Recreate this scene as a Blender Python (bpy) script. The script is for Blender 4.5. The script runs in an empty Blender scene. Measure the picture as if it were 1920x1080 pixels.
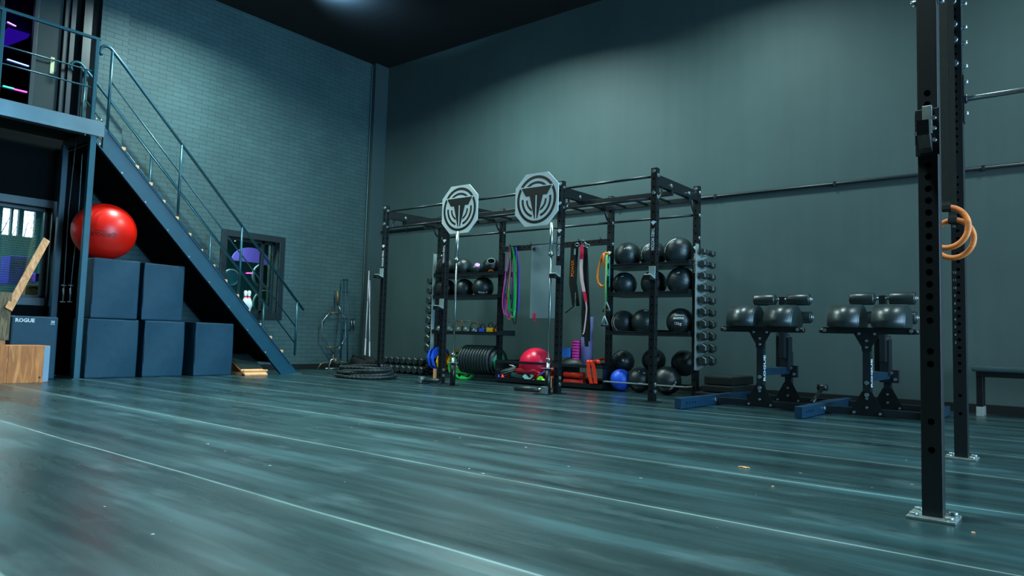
import bpy, bmesh, math, random
from mathutils import Vector, Matrix, Euler
random.seed(7)
SC = bpy.context.scene
COL = SC.collection
PI = math.pi
# ------------------------------------------------------------------ camera
F = 1337.0; YAW, PIT, ROL = [math.radians(a) for a in (-38.85, 4.02, -1.65)]; H = 0.69
fw = Vector((math.cos(PIT)*math.sin(YAW), math.cos(PIT)*math.cos(YAW), math.sin(PIT)))
rt = Vector((math.cos(YAW), -math.sin(YAW), 0)); dn = fw.cross(rt)
c_, s_ = math.cos(ROL), math.sin(ROL)
CX = c_*rt + s_*dn; CD = -s_*rt + c_*dn
OC = Vector((0, 0, H))
def hit(px, py, ax, val):
    d = CX*((px-960)/F) + CD*((py-540)/F) + fw
    t = (val-OC[ax])/d[ax]
    return OC + d*t
def HX(px, py, x): return hit(px, py, 0, x)
def HY(px, py, y): return hit(px, py, 1, y)
def HZ(px, py, z=0.0): return hit(px, py, 2, z)
cam = bpy.data.cameras.new('camera'); co = bpy.data.objects.new('camera', cam); COL.objects.link(co)
cam.sensor_width = 36; cam.lens = F/1920*36; cam.clip_start = .05; cam.clip_end = 200
M = Matrix((( CX[0], -CD[0], -fw[0], 0), (CX[1], -CD[1], -fw[1], 0), (CX[2], -CD[2], -fw[2], H), (0, 0, 0, 1)))
co.matrix_world = M
SC.camera = co
SC.view_settings.view_transform = 'Standard'; SC.view_settings.look = 'None'
SC.view_settings.gamma = 1; SC.view_settings.exposure = 0.0
try: SC.view_settings.use_curve_mapping = False
except Exception: pass

# ------------------------------------------------------------------ materials
def lin(h):
    h = h.lstrip('#'); o = []
    for i in (0, 2, 4):
        v = int(h[i:i+2], 16)/255; o.append(v/12.92 if v <= .04045 else ((v+.055)/1.055)**2.4)
    return tuple(o)+(1,)
class NT:
    def __init__(s, name):
        s.m = bpy.data.materials.new(name); s.m.use_nodes = True
        s.t = s.m.node_tree; s.b = s.t.nodes['Principled BSDF']; s.out = s.t.nodes['Material Output']
    def n(s, typ, **kw):
        n = s.t.nodes.new(typ)
        for k, v in kw.items():
            if k.startswith('i_'): n.inputs[k[2:].replace('_', ' ')].default_value = v
            else: setattr(n, k, v)
        return n
    def l(s, a, b): s.t.links.new(a, b)
    def ramp(s, fac, stops):
        r = s.n('ShaderNodeValToRGB'); e = r.color_ramp.elements
        while len(e) < len(stops): e.new(.5)
        for i, (p, c) in enumerate(stops): e[i].position = p; e[i].color = c if len(c) == 4 else tuple(c)+(1,)
        s.l(fac, r.inputs[0]); return r.outputs[0]
def mk(name, hx, rough=.5, metal=0, spec=.5, var=.12, scale=6, bump=0, bscale=60, emit=None, estr=0, coat=0):
    t = NT(name); b = t.b; c = lin(hx)
    tc = t.n('ShaderNodeTexCoord')
    if var:
        nz = t.n('ShaderNodeTexNoise', i_Scale=scale, i_Detail=4.0); t.l(tc.outputs['Object'], nz.inputs['Vector'])
        lo = tuple(x*(1-var) for x in c[:3]); hi = tuple(min(1, x*(1+var)) for x in c[:3])
        t.l(t.ramp(nz.outputs[0], [(.3, lo), (.7, hi)]), b.inputs['Base Color'])
    else: b.inputs['Base Color'].default_value = c
    b.inputs['Roughness'].default_value = rough; b.inputs['Metallic'].default_value = metal
    b.inputs['Specular IOR Level'].default_value = spec
    if coat: b.inputs['Coat Weight'].default_value = coat
    if bump:
        n2 = t.n('ShaderNodeTexNoise', i_Scale=bscale, i_Detail=3.0); t.l(tc.outputs['Object'], n2.inputs['Vector'])
        bp = t.n('ShaderNodeBump', i_Strength=bump, i_Distance=.005); t.l(n2.outputs[0], bp.inputs['Height']); t.l(bp.outputs[0], b.inputs['Normal'])
    if emit:
        b.inputs['Emission Color'].default_value = lin(emit); b.inputs['Emission Strength'].default_value = estr
    return t.m

# painted brick wall (pattern runs along Y and Z)
def brick_mat():
    t = NT('painted_brick'); tc = t.n('ShaderNodeTexCoord'); sp = t.n('ShaderNodeSeparateXYZ'); t.l(tc.outputs['Object'], sp.inputs[0])
    cb = t.n('ShaderNodeCombineXYZ'); t.l(sp.outputs[1], cb.inputs[0]); t.l(sp.outputs[2], cb.inputs[1])
    br = t.n('ShaderNodeTexBrick', i_Scale=1.0); t.l(cb.outputs[0], br.inputs['Vector'])
    br.inputs['Brick Width'].default_value = .24; br.inputs['Row Height'].default_value = .075
    br.inputs['Mortar Size'].default_value = .0035; br.inputs['Mortar Smooth'].default_value = .6; br.inputs['Bias'].default_value = 0
    br.inputs['Color1'].default_value = lin('3a5152'); br.inputs['Color2'].default_value = lin('3e5758'); br.inputs['Mortar'].default_value = lin('1a2526')
    nz = t.n('ShaderNodeTexNoise', i_Scale=1.1, i_Detail=6.0); t.l(tc.outputs['Object'], nz.inputs['Vector'])
    mx = t.n('ShaderNodeMix', data_type='RGBA', blend_type='MULTIPLY'); mx.inputs[0].default_value = 1
    t.l(br.outputs[0], mx.inputs[6]); t.l(t.ramp(nz.outputs[0], [(.3, (.82, .86, .86)), (.7, (1.12, 1.1, 1.1))]), mx.inputs[7])
    t.l(mx.outputs[2], t.b.inputs['Base Color'])
    t.b.inputs['Roughness'].default_value = .62; t.b.inputs['Specular IOR Level'].default_value = .35
    bp = t.n('ShaderNodeBump', i_Strength=.35, i_Distance=.006); bp.invert = True; t.l(br.outputs[1], bp.inputs['Height'])
    n3 = t.n('ShaderNodeTexNoise', i_Scale=35.0, i_Detail=3.0); t.l(tc.outputs['Object'], n3.inputs['Vector'])
    bp2 = t.n('ShaderNodeBump', i_Strength=.12, i_Distance=.004); t.l(n3.outputs[0], bp2.inputs['Height']); t.l(bp.outputs[0], bp2.inputs['Normal'])
    t.l(bp2.outputs[0], t.b.inputs['Normal']); return t.m
def plaster_mat(name, hx, marks=True):
    t = NT(name); tc = t.n('ShaderNodeTexCoord')
    nz = t.n('ShaderNodeTexNoise', i_Scale=.7, i_Detail=7.0); t.l(tc.outputs['Object'], nz.inputs['Vector'])
    c = lin(hx)
    base = t.ramp(nz.outputs[0], [(.28, tuple(x*.86 for x in c[:3])), (.72, tuple(x*1.14 for x in c[:3]))])
    if marks:  # faint vertical run marks and roller patches in the paint
        mp = t.n('ShaderNodeMapping'); mp.inputs['Scale'].default_value = (2.6, 2.6, .12); t.l(tc.outputs['Object'], mp.inputs[0])
        n2 = t.n('ShaderNodeTexNoise', i_Scale=3.0, i_Detail=5.0); t.l(mp.outputs[0], n2.inputs['Vector'])
        mx = t.n('ShaderNodeMix', data_type='RGBA', blend_type='MULTIPLY'); mx.inputs[0].default_value = .45
        t.l(base, mx.inputs[6]); t.l(t.ramp(n2.outputs[0], [(.3, (.9, .92, .92)), (.68, (1.1, 1.1, 1.1))]), mx.inputs[7])
        base = mx.outputs[2]
    t.l(base, t.b.inputs['Base Color']); t.b.inputs['Roughness'].default_value = .6; t.b.inputs['Specular IOR Level'].default_value = .35
    n3 = t.n('ShaderNodeTexNoise', i_Scale=50.0, i_Detail=3.0); t.l(tc.outputs['Object'], n3.inputs['Vector'])
    bp = t.n('ShaderNodeBump', i_Strength=.1, i_Distance=.004); t.l(n3.outputs[0], bp.inputs['Height']); t.l(bp.outputs[0], t.b.inputs['Normal'])
    return t.m
SEAM0, SEAMD = 1.735, 1.03
def floor_mat():
    t = NT('rubber_floor_rolls'); tc = t.n('ShaderNodeTexCoord'); g = tc.outputs['Object']
    def noise(scale, sc, det=5.0):
        mp = t.n('ShaderNodeMapping'); mp.inputs['Scale'].default_value = sc; t.l(g, mp.inputs[0])
        n = t.n('ShaderNodeTexNoise', i_Scale=scale, i_Detail=det, i_Roughness=.6); t.l(mp.outputs[0], n.inputs['Vector']); return n.outputs[0]
    def math(op, a, b=None):
        m = t.n('ShaderNodeMath', operation=op)
        for i, v in enumerate((a, b)):
            if v is None: continue
            if isinstance(v, (int, float)): m.inputs[i].default_value = v
            else: t.l(v, m.inputs[i])
        return m.outputs[0]
    streak = noise(1.6, (.28, 2.6, 1)); fine = noise(7, (.25, 4, 1), 3); big = noise(.5, (1, 1, 1), 3); grit = noise(120, (1, 1, 1), 2)
    sp = t.n('ShaderNodeSeparateXYZ'); t.l(g, sp.inputs[0])
    wob = math('MULTIPLY', math('SUBTRACT', noise(.5, (1, .1, 1), 2), .5), .05)
    y = math('ADD', sp.outputs[1], wob)
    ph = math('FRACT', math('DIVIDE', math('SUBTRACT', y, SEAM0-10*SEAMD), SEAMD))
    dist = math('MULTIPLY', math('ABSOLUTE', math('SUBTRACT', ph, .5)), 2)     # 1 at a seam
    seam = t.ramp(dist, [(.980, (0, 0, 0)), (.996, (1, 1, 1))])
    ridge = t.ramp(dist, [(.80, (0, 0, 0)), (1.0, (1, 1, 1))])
    c = t.ramp(streak, [(.28, lin('0d2022')), (.5, lin('173134')), (.72, lin('244a50'))])
    mx = t.n('ShaderNodeMix', data_type='RGBA', blend_type='MULTIPLY'); mx.inputs[0].default_value = 1
    t.l(c, mx.inputs[6]); t.l(t.ramp(fine, [(.3, (.86, .88, .88)), (.7, (1.14, 1.13, 1.13))]), mx.inputs[7])
    mx2 = t.n('ShaderNodeMix', data_type='RGBA', blend_type='MULTIPLY'); mx2.inputs[0].default_value = 1
    t.l(mx.outputs[2], mx2.inputs[6]); t.l(t.ramp(big, [(.3, (.8, .85, .85)), (.7, (1.2, 1.18, 1.18))]), mx2.inputs[7])
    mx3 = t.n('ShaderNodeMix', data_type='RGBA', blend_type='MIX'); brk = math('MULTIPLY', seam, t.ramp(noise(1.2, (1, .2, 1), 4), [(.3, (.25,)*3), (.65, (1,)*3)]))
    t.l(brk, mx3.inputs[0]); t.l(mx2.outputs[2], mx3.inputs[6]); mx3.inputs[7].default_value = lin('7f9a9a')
    # chalk scuffs, plus a broken sheen painted into the colour along the seams
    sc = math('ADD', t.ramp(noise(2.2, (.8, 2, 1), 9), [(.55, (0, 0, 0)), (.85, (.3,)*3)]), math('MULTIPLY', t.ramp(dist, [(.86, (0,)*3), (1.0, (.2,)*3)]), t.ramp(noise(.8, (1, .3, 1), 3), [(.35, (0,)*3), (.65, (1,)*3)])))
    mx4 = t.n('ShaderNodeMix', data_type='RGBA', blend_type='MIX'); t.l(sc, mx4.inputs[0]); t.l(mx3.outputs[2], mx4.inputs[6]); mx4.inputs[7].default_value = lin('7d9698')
    sk = t.ramp(noise(16, (1, 1, 1), 1), [(.79, (0, 0, 0)), (.81, (1, 1, 1))])
    mx5 = t.n('ShaderNodeMix', data_type='RGBA', blend_type='MIX'); t.l(sk, mx5.inputs[0]); t.l(mx4.outputs[2], mx5.inputs[6]); mx5.inputs[7].default_value = lin('9aa5a0')
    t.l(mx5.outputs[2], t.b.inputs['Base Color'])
    r = t.ramp(streak, [(.25, (.22,)*3), (.75, (.36,)*3)]); t.l(r, t.b.inputs['Roughness'])
    t.b.inputs['Specular IOR Level'].default_value = .8
    hgt = math('ADD', math('MULTIPLY', ridge, 1.0), math('ADD', math('MULTIPLY', streak, .06), math('MULTIPLY', grit, .03)))
    bp = t.n('ShaderNodeBump', i_Strength=.35, i_Distance=.012); t.l(hgt, bp.inputs['Height']); t.l(bp.outputs[0], t.b.inputs['Normal'])
    return t.m
def wood_mat(name, a, b, axis=2, scale=9):
    t = NT(name); tc = t.n('ShaderNodeTexCoord'); mp = t.n('ShaderNodeMapping')
    s = [6, 6, 6]; s[axis] = .7; mp.inputs['Scale'].default_value = s; t.l(tc.outputs['Object'], mp.inputs[0])
    n = t.n('ShaderNodeTexNoise', i_Scale=float(scale)/3, i_Detail=5.0, i_Distortion=1.2); t.l(mp.outputs[0], n.inputs['Vector'])
    t.l(t.ramp(n.outputs[0], [(.3, lin(a)), (.5, lin(b)), (.62, tuple(x*.75 for x in lin(b)[:3])), (.75, lin(a))]), t.b.inputs['Base Color'])
    t.b.inputs['Roughness'].default_value = .6; return t.m
def ceil_mat():
    t = NT('dark_corrugated_ceiling'); tc = t.n('ShaderNodeTexCoord'); w = t.n('ShaderNodeTexWave', i_Scale=1.6)
    w.bands_direction = 'Y'; t.l(tc.outputs['Object'], w.inputs['Vector'])
    t.b.inputs['Base Color'].default_value = lin('060b0c'); t.b.inputs['Roughness'].default_value = .9
    bp = t.n('ShaderNodeBump', i_Strength=.15, i_Distance=.01); t.l(w.outputs[1], bp.inputs['Height']); t.l(bp.outputs[0], t.b.inputs['Normal']); return t.m

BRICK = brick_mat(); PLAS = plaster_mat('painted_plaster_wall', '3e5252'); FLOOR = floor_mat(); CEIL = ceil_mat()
DARKP = plaster_mat('dark_painted_wall', '0b1213', False); DOORP = plaster_mat('door_paint', '1b2a2b', False)
STEELBLK = mk('black_powder_coat', '0c1214', .36, .0, .6, .1, 20, .08, 200)
STEELTEAL = mk('petrol_powder_coat', '121d21', .38, .0, .6, .1, 10)
STAIRP = mk('petrol_blue_stair_paint', '0c4456', .40, .0, .6, .12, 5)
RAILP = mk('petrol_metal_rail', '1b4c58', .33, .35, .6, .08, 5)
BEAMP = mk('grey_petrol_beam_paint', '6a7a7e', .33, .5, .6, .1, 4)
GALV = mk('galvanised_steel', '9aa8a6', .38, .8, .5, .2, 30)
BOLT = mk('zinc_bolt', 'c8d4d6', .25, .9, .6, 0)
CHROME = mk('bare_steel_bar', '8a9494', .3, .95, .5, .05)
GREYM = mk('grey_plate_metal', '96a5a1', .42, .2, .5, .05)
FOAM = mk('dark_blue_foam_vinyl', '053a4e', .5, 0, .4, .1, 8, .35, 180)
FOAMSIDE = mk('black_vinyl_side', '0c2028', .42, 0, .5, .1, 8, .3, 120)
LEATH = mk('black_ball_leather', '1c292a', .38, 0, .65, .15, 6, .25, 130)
VINYL = mk('black_pad_vinyl', '212d2d', .34, 0, .6, .1, 8, .15, 70)
RUB = mk('black_rubber', '121817', .48, 0, .5, .15, 20, .2, 90)
RUB2 = mk('dark_grey_rubber', '1e2a2a', .4, 0, .5, .15, 20, .1, 90)
DBHEAD = mk('hex_dumbbell_rubber', '283535', .35, 0, .6, .2, 20, .1, 90)
RED = mk('red_ball_vinyl', 'ff1a08', .36, 0, .5, .05, 4)
REDP = mk('pink_red_ball', 'ef1240', .3, 0, .5, .08, 14, .3, 60)
BLUE = mk('blue_rubber', '1c58d8', .4, 0, .5, .08)
YEL = mk('yellow_plastic', 'f2b705', .4, 0, .5, .06)
GREEN = mk('green_rubber', '089038', .45, 0, .5, .08)
ORANGE = mk('orange_plastic', 'ee7b08', .42, 0, .5, .06)
REDO = mk('orange_red_nylon', 'ef3312', .5, 0, .5, .1, 20, .3, 60)
PINK = mk('magenta_foam', 'e0309a', .5, 0, .5, .06)
LAV = mk('lavender_foam', '9496d2', .6, 0, .4, .06, 10)
LBLUE = mk('light_blue_foam', '3f8ef5', .5, 0, .4, .05)
PURP = mk('purple_rubber', '7a4fd0', .45, 0, .5, .1)
CORAL = mk('coral_rubber', 'f2506a', .45, 0, .5, .1)
LGREEN = mk('light_green_rubber', '39c46c', .45, 0, .5, .1)
GUNB = mk('gunmetal_grey_green', '76857a', .4, .5, .5, .15, 14)
GOLD = mk('brass_worn_grip', '6e5c3c', .45, .5, .5, .15, 20)
MATG = mk('speckled_grey_mat', '6b7f82', .7, 0, .4, .25, 160)
WHITE = mk('white_print', 'e4ecea', .6, 0, .4, 0)
BLACKPR = mk('black_print', '0a1211', .45, 0, .5, 0)
HOLE = mk('bolt_hole_shadow_black', '020303', .9, 0, 0, 0)
WRED = mk('red_webbing', 'e21448', .6, 0, .4, .1, 30)
WPINK = mk('pale_pink_webbing', 'd8b3b4', .7, 0, .4, .08, 30)
WBLK = mk('black_webbing', '0d1312', .75, 0, .3, .15, 30, .3, 150)
CREAM = mk('cream_door_handle', 'c9c7a0', .35, .2, .5, .03)
PLY = wood_mat('plywood', 'fa9c58', 'd67a38', 2); PLYF = wood_mat('figured_plywood_edge', 'a88458', '6d5230', 2, 20)
PINE = wood_mat('pine_plank', 'dca074', 'c0804e', 2); TREADW = mk('pale_tread_wood', 'ffb078', .6, 0, .4, .12, 9)
BEECH = wood_mat('beech_ring_wood', 'f08838', 'd06c26', 0)
ROPE = mk('black_battle_rope', '1b2524', .65, 0, .4, .2, 30, .3, 60)
PALEY = mk('grey_ball_patch', 'c08ad0', .4, 0, .4, .05)
TENT = mk('chalky_grey', '7c8f92', .5, .0, .5, .1)
def glass_mat():
    t = NT('window_glass'); t.b.inputs['Base Color'].default_value = (.85, .95, .95, 1); t.b.inputs['Roughness'].default_value = .03
    t.b.inputs['Transmission Weight'].default_value = 1; t.b.inputs['IOR'].default_value = 1.05; return t.m
GLASS = glass_mat()
def emi(name, hx, s):
    t = NT(name); e = t.n('ShaderNodeEmission'); e.inputs[0].default_value = lin(hx); e.inputs[1].default_value = s
    t.l(e.outputs[0], t.out.inputs[0]); return t.m
DAY = emi('daylight_outside', 'cfe6ff', 6.0)
NEONP = emi('violet_neon_tube', 'b05cff', 9); NEONB = emi('blue_white_neon_tube', '6a8cff', 8); NEONC = emi('teal_neon_tube', '3cffe0', 6); NEONM = emi('magenta_neon_tube', 'ff40d0', 8)
LAMPE = emi('lamp_diffuser', 'e6f6ff', 8)

# ------------------------------------------------------------------ mesh builder
def frame(d):
    d = d.normalized(); a = Vector((0, 0, 1)) if abs(d.z) < .95 else Vector((1, 0, 0))
    u = d.cross(a).normalized(); v = d.cross(u); return u, v
class MB:
    def __init__(s): s.bm = bmesh.new(); s.mi = 0; s.sm = False
    def mat(s, i): s.mi = i; return s
    def f(s, vs, smooth=None):
        try: fc = s.bm.faces.new(vs)
        except ValueError: return None
        fc.material_index = s.mi; fc.smooth = s.sm if smooth is None else smooth; return fc
    def box(s, c, d, rot=None, bev=0.0):
        c = Vector(c); t = bmesh.new(); bmesh.ops.create_cube(t, size=1)
        for v in t.verts: v.co = Vector((v.co.x*d[0], v.co.y*d[1], v.co.z*d[2]))
        if bev > 0: bmesh.ops.bevel(t, geom=list(t.edges)+list(t.verts), offset=bev, segments=2, affect='EDGES', profile=.6)
        m = rot.to_matrix() if isinstance(rot, Euler) else (rot if rot is not None else Matrix.Identity(3))
        mp = {}
        for v in t.verts: mp[v] = s.bm.verts.new(m @ v.co + c)
        for fc in t.faces: s.f([mp[v] for v in fc.verts], False)
        t.free(); return s
    def bx(s, x0, x1, y0, y1, z0, z1, bev=0.0):
        return s.box(((x0+x1)/2, (y0+y1)/2, (z0+z1)/2), (abs(x1-x0), abs(y1-y0), abs(z1-z0)), None, bev)
    def ring(s, c, u, v, r, n, r2=None, ph=0):
        r2 = r if r2 is None else r2
        return [s.bm.verts.new(c + u*(r*math.cos(2*PI*i/n+ph)) + v*(r2*math.sin(2*PI*i/n+ph))) for i in range(n)]
    def cyl(s, p0, p1, r, r2=None, n=16, caps=True, smooth=True, ph=0):
        p0, p1 = Vector(p0), Vector(p1); u, v = frame(p1-p0); r2 = r if r2 is None else r2
        a = s.ring(p0, u, v, r, n, ph=ph); b = s.ring(p1, u, v, r2, n, ph=ph)
        for i in range(n): s.f([a[i], a[(i+1) % n], b[(i+1) % n], b[i]], smooth)
        if caps: s.f(a[::-1], False); s.f(b, False)
        return s
    def tube(s, pts, r, n=8, closed=False, rs=None):
        pts = [Vector(p) for p in pts]; N = len(pts); rings = []; pu = None
        for i, p in enumerate(pts):
            if closed: d = pts[(i+1) % N]-pts[i-1]
            else: d = pts[min(i+1, N-1)]-pts[max(i-1, 0)]
            d.normalize()
            if pu is None: u, v = frame(d)
            else:
                u = (pu - d*pu.dot(d)); u = u.normalized() if u.length > 1e-6 else frame(d)[0]; v = d.cross(u)
            pu = u; rings.append(s.ring(p, u, v, rs[i] if rs else r, n))
        for i in range(N if closed else N-1):
            a, b = rings[i], rings[(i+1) % N]
            for k in range(n): s.f([a[k], a[(k+1) % n], b[(k+1) % n], b[k]], True)
        if not closed: s.f(rings[0][::-1], False); s.f(rings[-1], False)
        return s
    def strip(s, pts, wdir, w, th=.003):     # flat webbing following a path
        pts = [Vector(p) for p in pts]; wd = Vector(wdir).normalized(); R = []
        for i, p in enumerate(pts):
            d = (pts[min(i+1, len(pts)-1)]-pts[max(i-1, 0)]).normalized(); nn = d.cross(wd).normalized()
            R.append([s.bm.verts.new(p+wd*a*w/2+nn*b*th/2) for a, b in ((-1, -1), (1, -1), (1, 1), (-1, 1))])
        for a, b in zip(R, R[1:]):
            for k in range(4): s.f([a[k], a[(k+1) % 4], b[(k+1) % 4], b[k]], False)
        s.f(R[0][::-1]); s.f(R[-1]); return s
    def sph(s, c, r, nu=24, nv=14, sc=(1, 1, 1), z0=-1.0, z1=1.0):
        c = Vector(c); rows = []
        t0, t1 = math.acos(max(-1, min(1, z1))), math.acos(max(-1, min(1, z0)))
        for j in range(nv+1):
            th = t0+(t1-t0)*j/nv; z, q = math.cos(th), math.sin(th)
            if q < 1e-5: rows.append([s.bm.verts.new(c+Vector((0, 0, z*r*sc[2])))]); continue
            rows.append([s.bm.verts.new(c+Vector((q*math.cos(2*PI*i/nu)*r*sc[0], q*math.sin(2*PI*i/nu)*r*sc[1], z*r*sc[2]))) for i in range(nu)])
        for a, b in zip(rows, rows[1:]):
            for i in range(nu):
                j = (i+1) % nu
                if len(a) == 1 and len(b) == 1: continue
                if len(a) == 1: s.f([a[0], b[i], b[j]], True)
                elif len(b) == 1: s.f([a[i], b[0], a[j]], True)
                else: s.f([a[i], b[i], b[j], a[j]], True)
        if len(rows[0]) > 1: s.f(rows[0], False)
        if len(rows[-1]) > 1: s.f(rows[-1][::-1], False)
        return s
    def prism(s, pts, o, u, v, w, d0, d1):   # outline in plane o+u*a+v*b, from d0 to d1 along w
        o, u, v, w = map(Vector, (o, u, v, w))
        a = [s.bm.verts.new(o+u*p+v*q+w*d0) for p, q in pts]; b = [s.bm.verts.new(o+u*p+v*q+w*d1) for p, q in pts]
        n = len(pts); s.f(a[::-1], False); s.f(b, False)
        for i in range(n): s.f([a[i], a[(i+1) % n], b[(i+1) % n], b[i]], False)
        return s
    def arcband(s, o, u, v, w, r0, r1, a0, a1, d0, d1, n=40, ky=1):
        o, u, v, w = map(Vector, (o, u, v, w)); R = []
        full = abs(a1-a0) > 2*PI-1e-4; m = n if full else n+1
        for i in range(m):
            a = a0+(a1-a0)*i/n; e = u*math.cos(a)+v*math.sin(a)*ky
            R.append([s.bm.verts.new(o+e*r+w*d) for r, d in ((r0, d0), (r1, d0), (r1, d1), (r0, d1))])
        for i in range(n):
            a, b = R[i], R[(i+1) % m]
            for k in range(4): s.f([a[k], a[(k+1) % 4], b[(k+1) % 4], b[k]], False)
        if not full: s.f(R[0][::-1]); s.f(R[-1])
        return s
    def lathe(s, prof, o, w, n=24, closed=False):  # prof = [(radius, height along w)]
        o, w = Vector(o), Vector(w).normalized(); u, v = frame(w); R = []
        for r, h in prof:
            R.append([s.bm.verts.new(o+w*h)] if r < 1e-5 else s.ring(o+w*h, u, v, r, n))
        for a, b in (list(zip(R, R[1:])) + ([(R[-1], R[0])] if closed else [])):
            for i in range(n):
                j = (i+1) % n
                if len(a) == 1: s.f([a[0], b[j], b[i]], True)
                elif len(b) == 1: s.f([a[i], a[j], b[0]], True)
                else: s.f([a[i], a[j], b[j], b[i]], True)
        return s
    def text(s, st, size, o, u, v, off=.0008, sphere=None, bold=.006, th=.0006, align='CENTER', xs=1.0):
        cu = bpy.data.curves.new('t', 'FONT'); cu.body = st; cu.size = size; cu.align_x = align; cu.align_y = 'CENTER'; cu.offset = bold*size
        cu.resolution_u = 2
        if sphere is None: cu.extrude = th
        ob = bpy.data.objects.new('t', cu); COL.objects.link(ob); bpy.context.view_layer.update()
        me = ob.evaluated_get(bpy.context.evaluated_depsgraph_get()).to_mesh()
        o, u, v = Vector(o), Vector(u).normalized(), Vector(v).normalized(); w = u.cross(v); vs = []
        for p in me.vertices:
            q = o+u*p.co.x*xs+v*p.co.y+w*(p.co.z+off)
            if sphere: c, r = sphere; q = Vector(c)+(q-Vector(c)).normalized()*(r+off)
            vs.append(s.bm.verts.new(q))
        for p in me.polygons:
            s.f([vs[i] for i in p.vertices], False)
        ob.evaluated_get(bpy.context.evaluated_depsgraph_get()).to_mesh_clear()
        bpy.data.objects.remove(ob); bpy.data.curves.remove(cu); return s
    def build(s, name, mats, parent=None, origin=None, local=False, label=None, bevel=0):
        if not isinstance(mats, (list, tuple)): mats = [mats]
        off = Vector((0, 0, 0))
        if not local:
            if parent is not None:
                p = parent
                while p is not None: off += p.location; p = p.parent
            if origin is not None: off += Vector(origin)
        if off.length: bmesh.ops.translate(s.bm, verts=s.bm.verts, vec=-off)
        bmesh.ops.recalc_face_normals(s.bm, faces=s.bm.faces)
        me = bpy.data.meshes.new(name); s.bm.to_mesh(me); s.bm.free()
        for m in mats: me.materials.append(m)
        o = bpy.data.objects.new(name, me); COL.objects.link(o)
        if parent is not None: o.parent = parent
        if origin is not None: o.location = origin
        if label: o['label'] = label
        return o
def each(mb, name, mat, parent, local=False):
    bm = mb.bm; bm.verts.ensure_lookup_table(); seen = set(); isl = []
    for v in bm.verts:
        if v in seen: continue
        st = [v]; seen.add(v); comp = []
        while st:
            a = st.pop(); comp.append(a)
            for e in a.link_edges:
                b = e.other_vert(a)
                if b not in seen: seen.add(b); st.append(b)
        isl.append(comp)
    for comp in isl:
        n = MB(); mp = {v: n.bm.verts.new(v.co) for v in comp}
        for f in {f for v in comp for f in v.link_faces}:
            nf = n.bm.faces.new([mp[v] for v in f.verts]); nf.smooth = f.smooth
        n.build(name, mat, parent, local=local)
    bm.free()
def tag(o, label=None, cat=None, group=None, kind=None):
    if label: o['label'] = label
    if cat: o['category'] = cat
    if group: o['group'] = group
    if kind: o['kind'] = kind
    return o
def thing(name, label, cat, loc, group=None, rz=0):
    o = bpy.data.objects.new(name, None); COL.objects.link(o); o.location = loc; o.rotation_euler = (0, 0, rz)
    o.empty_display_size = .1
    return tag(o, label, cat, group)
def dup(root, loc, label, group=None, rot=None):
    def cp(o, par):
        c = o.copy(); COL.objects.link(c)
        if par is not None: c.parent = par
        for ch in list(o.children): cp(ch, c)
        return c
    r = cp(root, None); r.location = loc; r['label'] = label
    if group: r['group'] = group
    if rot is not None: r.rotation_euler = rot
    return r
def struct(name, mb, mats, parent=None):
    o = mb.build(name, mats, parent)
    if parent is None: o['kind'] = 'structure'
    return o
ORD = ['first', 'second', 'third', 'fourth', 'fifth', 'sixth', 'seventh', 'eighth', 'ninth', 'tenth', 'eleventh', 'twelfth']
XA, YA, ZA = Vector((1, 0, 0)), Vector((0, 1, 0)), Vector((0, 0, 1))

# ------------------------------------------------------------------ room shell
XL, YB, ZC = -11.37, 9.65, 6.25
XR, YF = 5.0, -5.0
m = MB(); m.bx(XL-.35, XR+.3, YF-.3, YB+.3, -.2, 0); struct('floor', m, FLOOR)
m = MB(); m.bx(XL-.35, XR+.3, YF-.3, YB+.3, ZC, ZC+.2); struct('ceiling', m, CEIL)
m = MB(); m.bx(XL, XR+.3, YB, YB+.3, 0, ZC); struct('wall_back', m, PLAS)
m = MB(); m.bx(XL, XR+.3, YF-.3, YF, 0, ZC); struct('wall_front', m, DARKP)
# right wall with a daylight opening
WY0, WY1, WZ0, WZ1 = 1.0, 8.8, .3, 4.1
m = MB(); m.bx(XR, XR+.3, YF, WY0, 0, ZC).bx(XR, XR+.3, WY1, YB, 0, ZC).bx(XR, XR+.3, WY0, WY1, 0, WZ0).bx(XR, XR+.3, WY0, WY1, WZ1, ZC)
struct('wall_right', m, DARKP)
m = MB()
for y in (WY0, (WY0+WY1)/2, WY1): m.bx(XR+.05, XR+.13, y-.04, y+.04, WZ0, WZ1)
for z in (WZ0, WZ1): m.bx(XR+.05, XR+.13, WY0, WY1, z-.04, z+.04)
w3 = struct('window_3', m, STEELTEAL)
m = MB(); m.bx(XR+.16, XR+.17, WY0, WY1, WZ0, WZ1); m.build('pane', DAY, w3)
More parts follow.
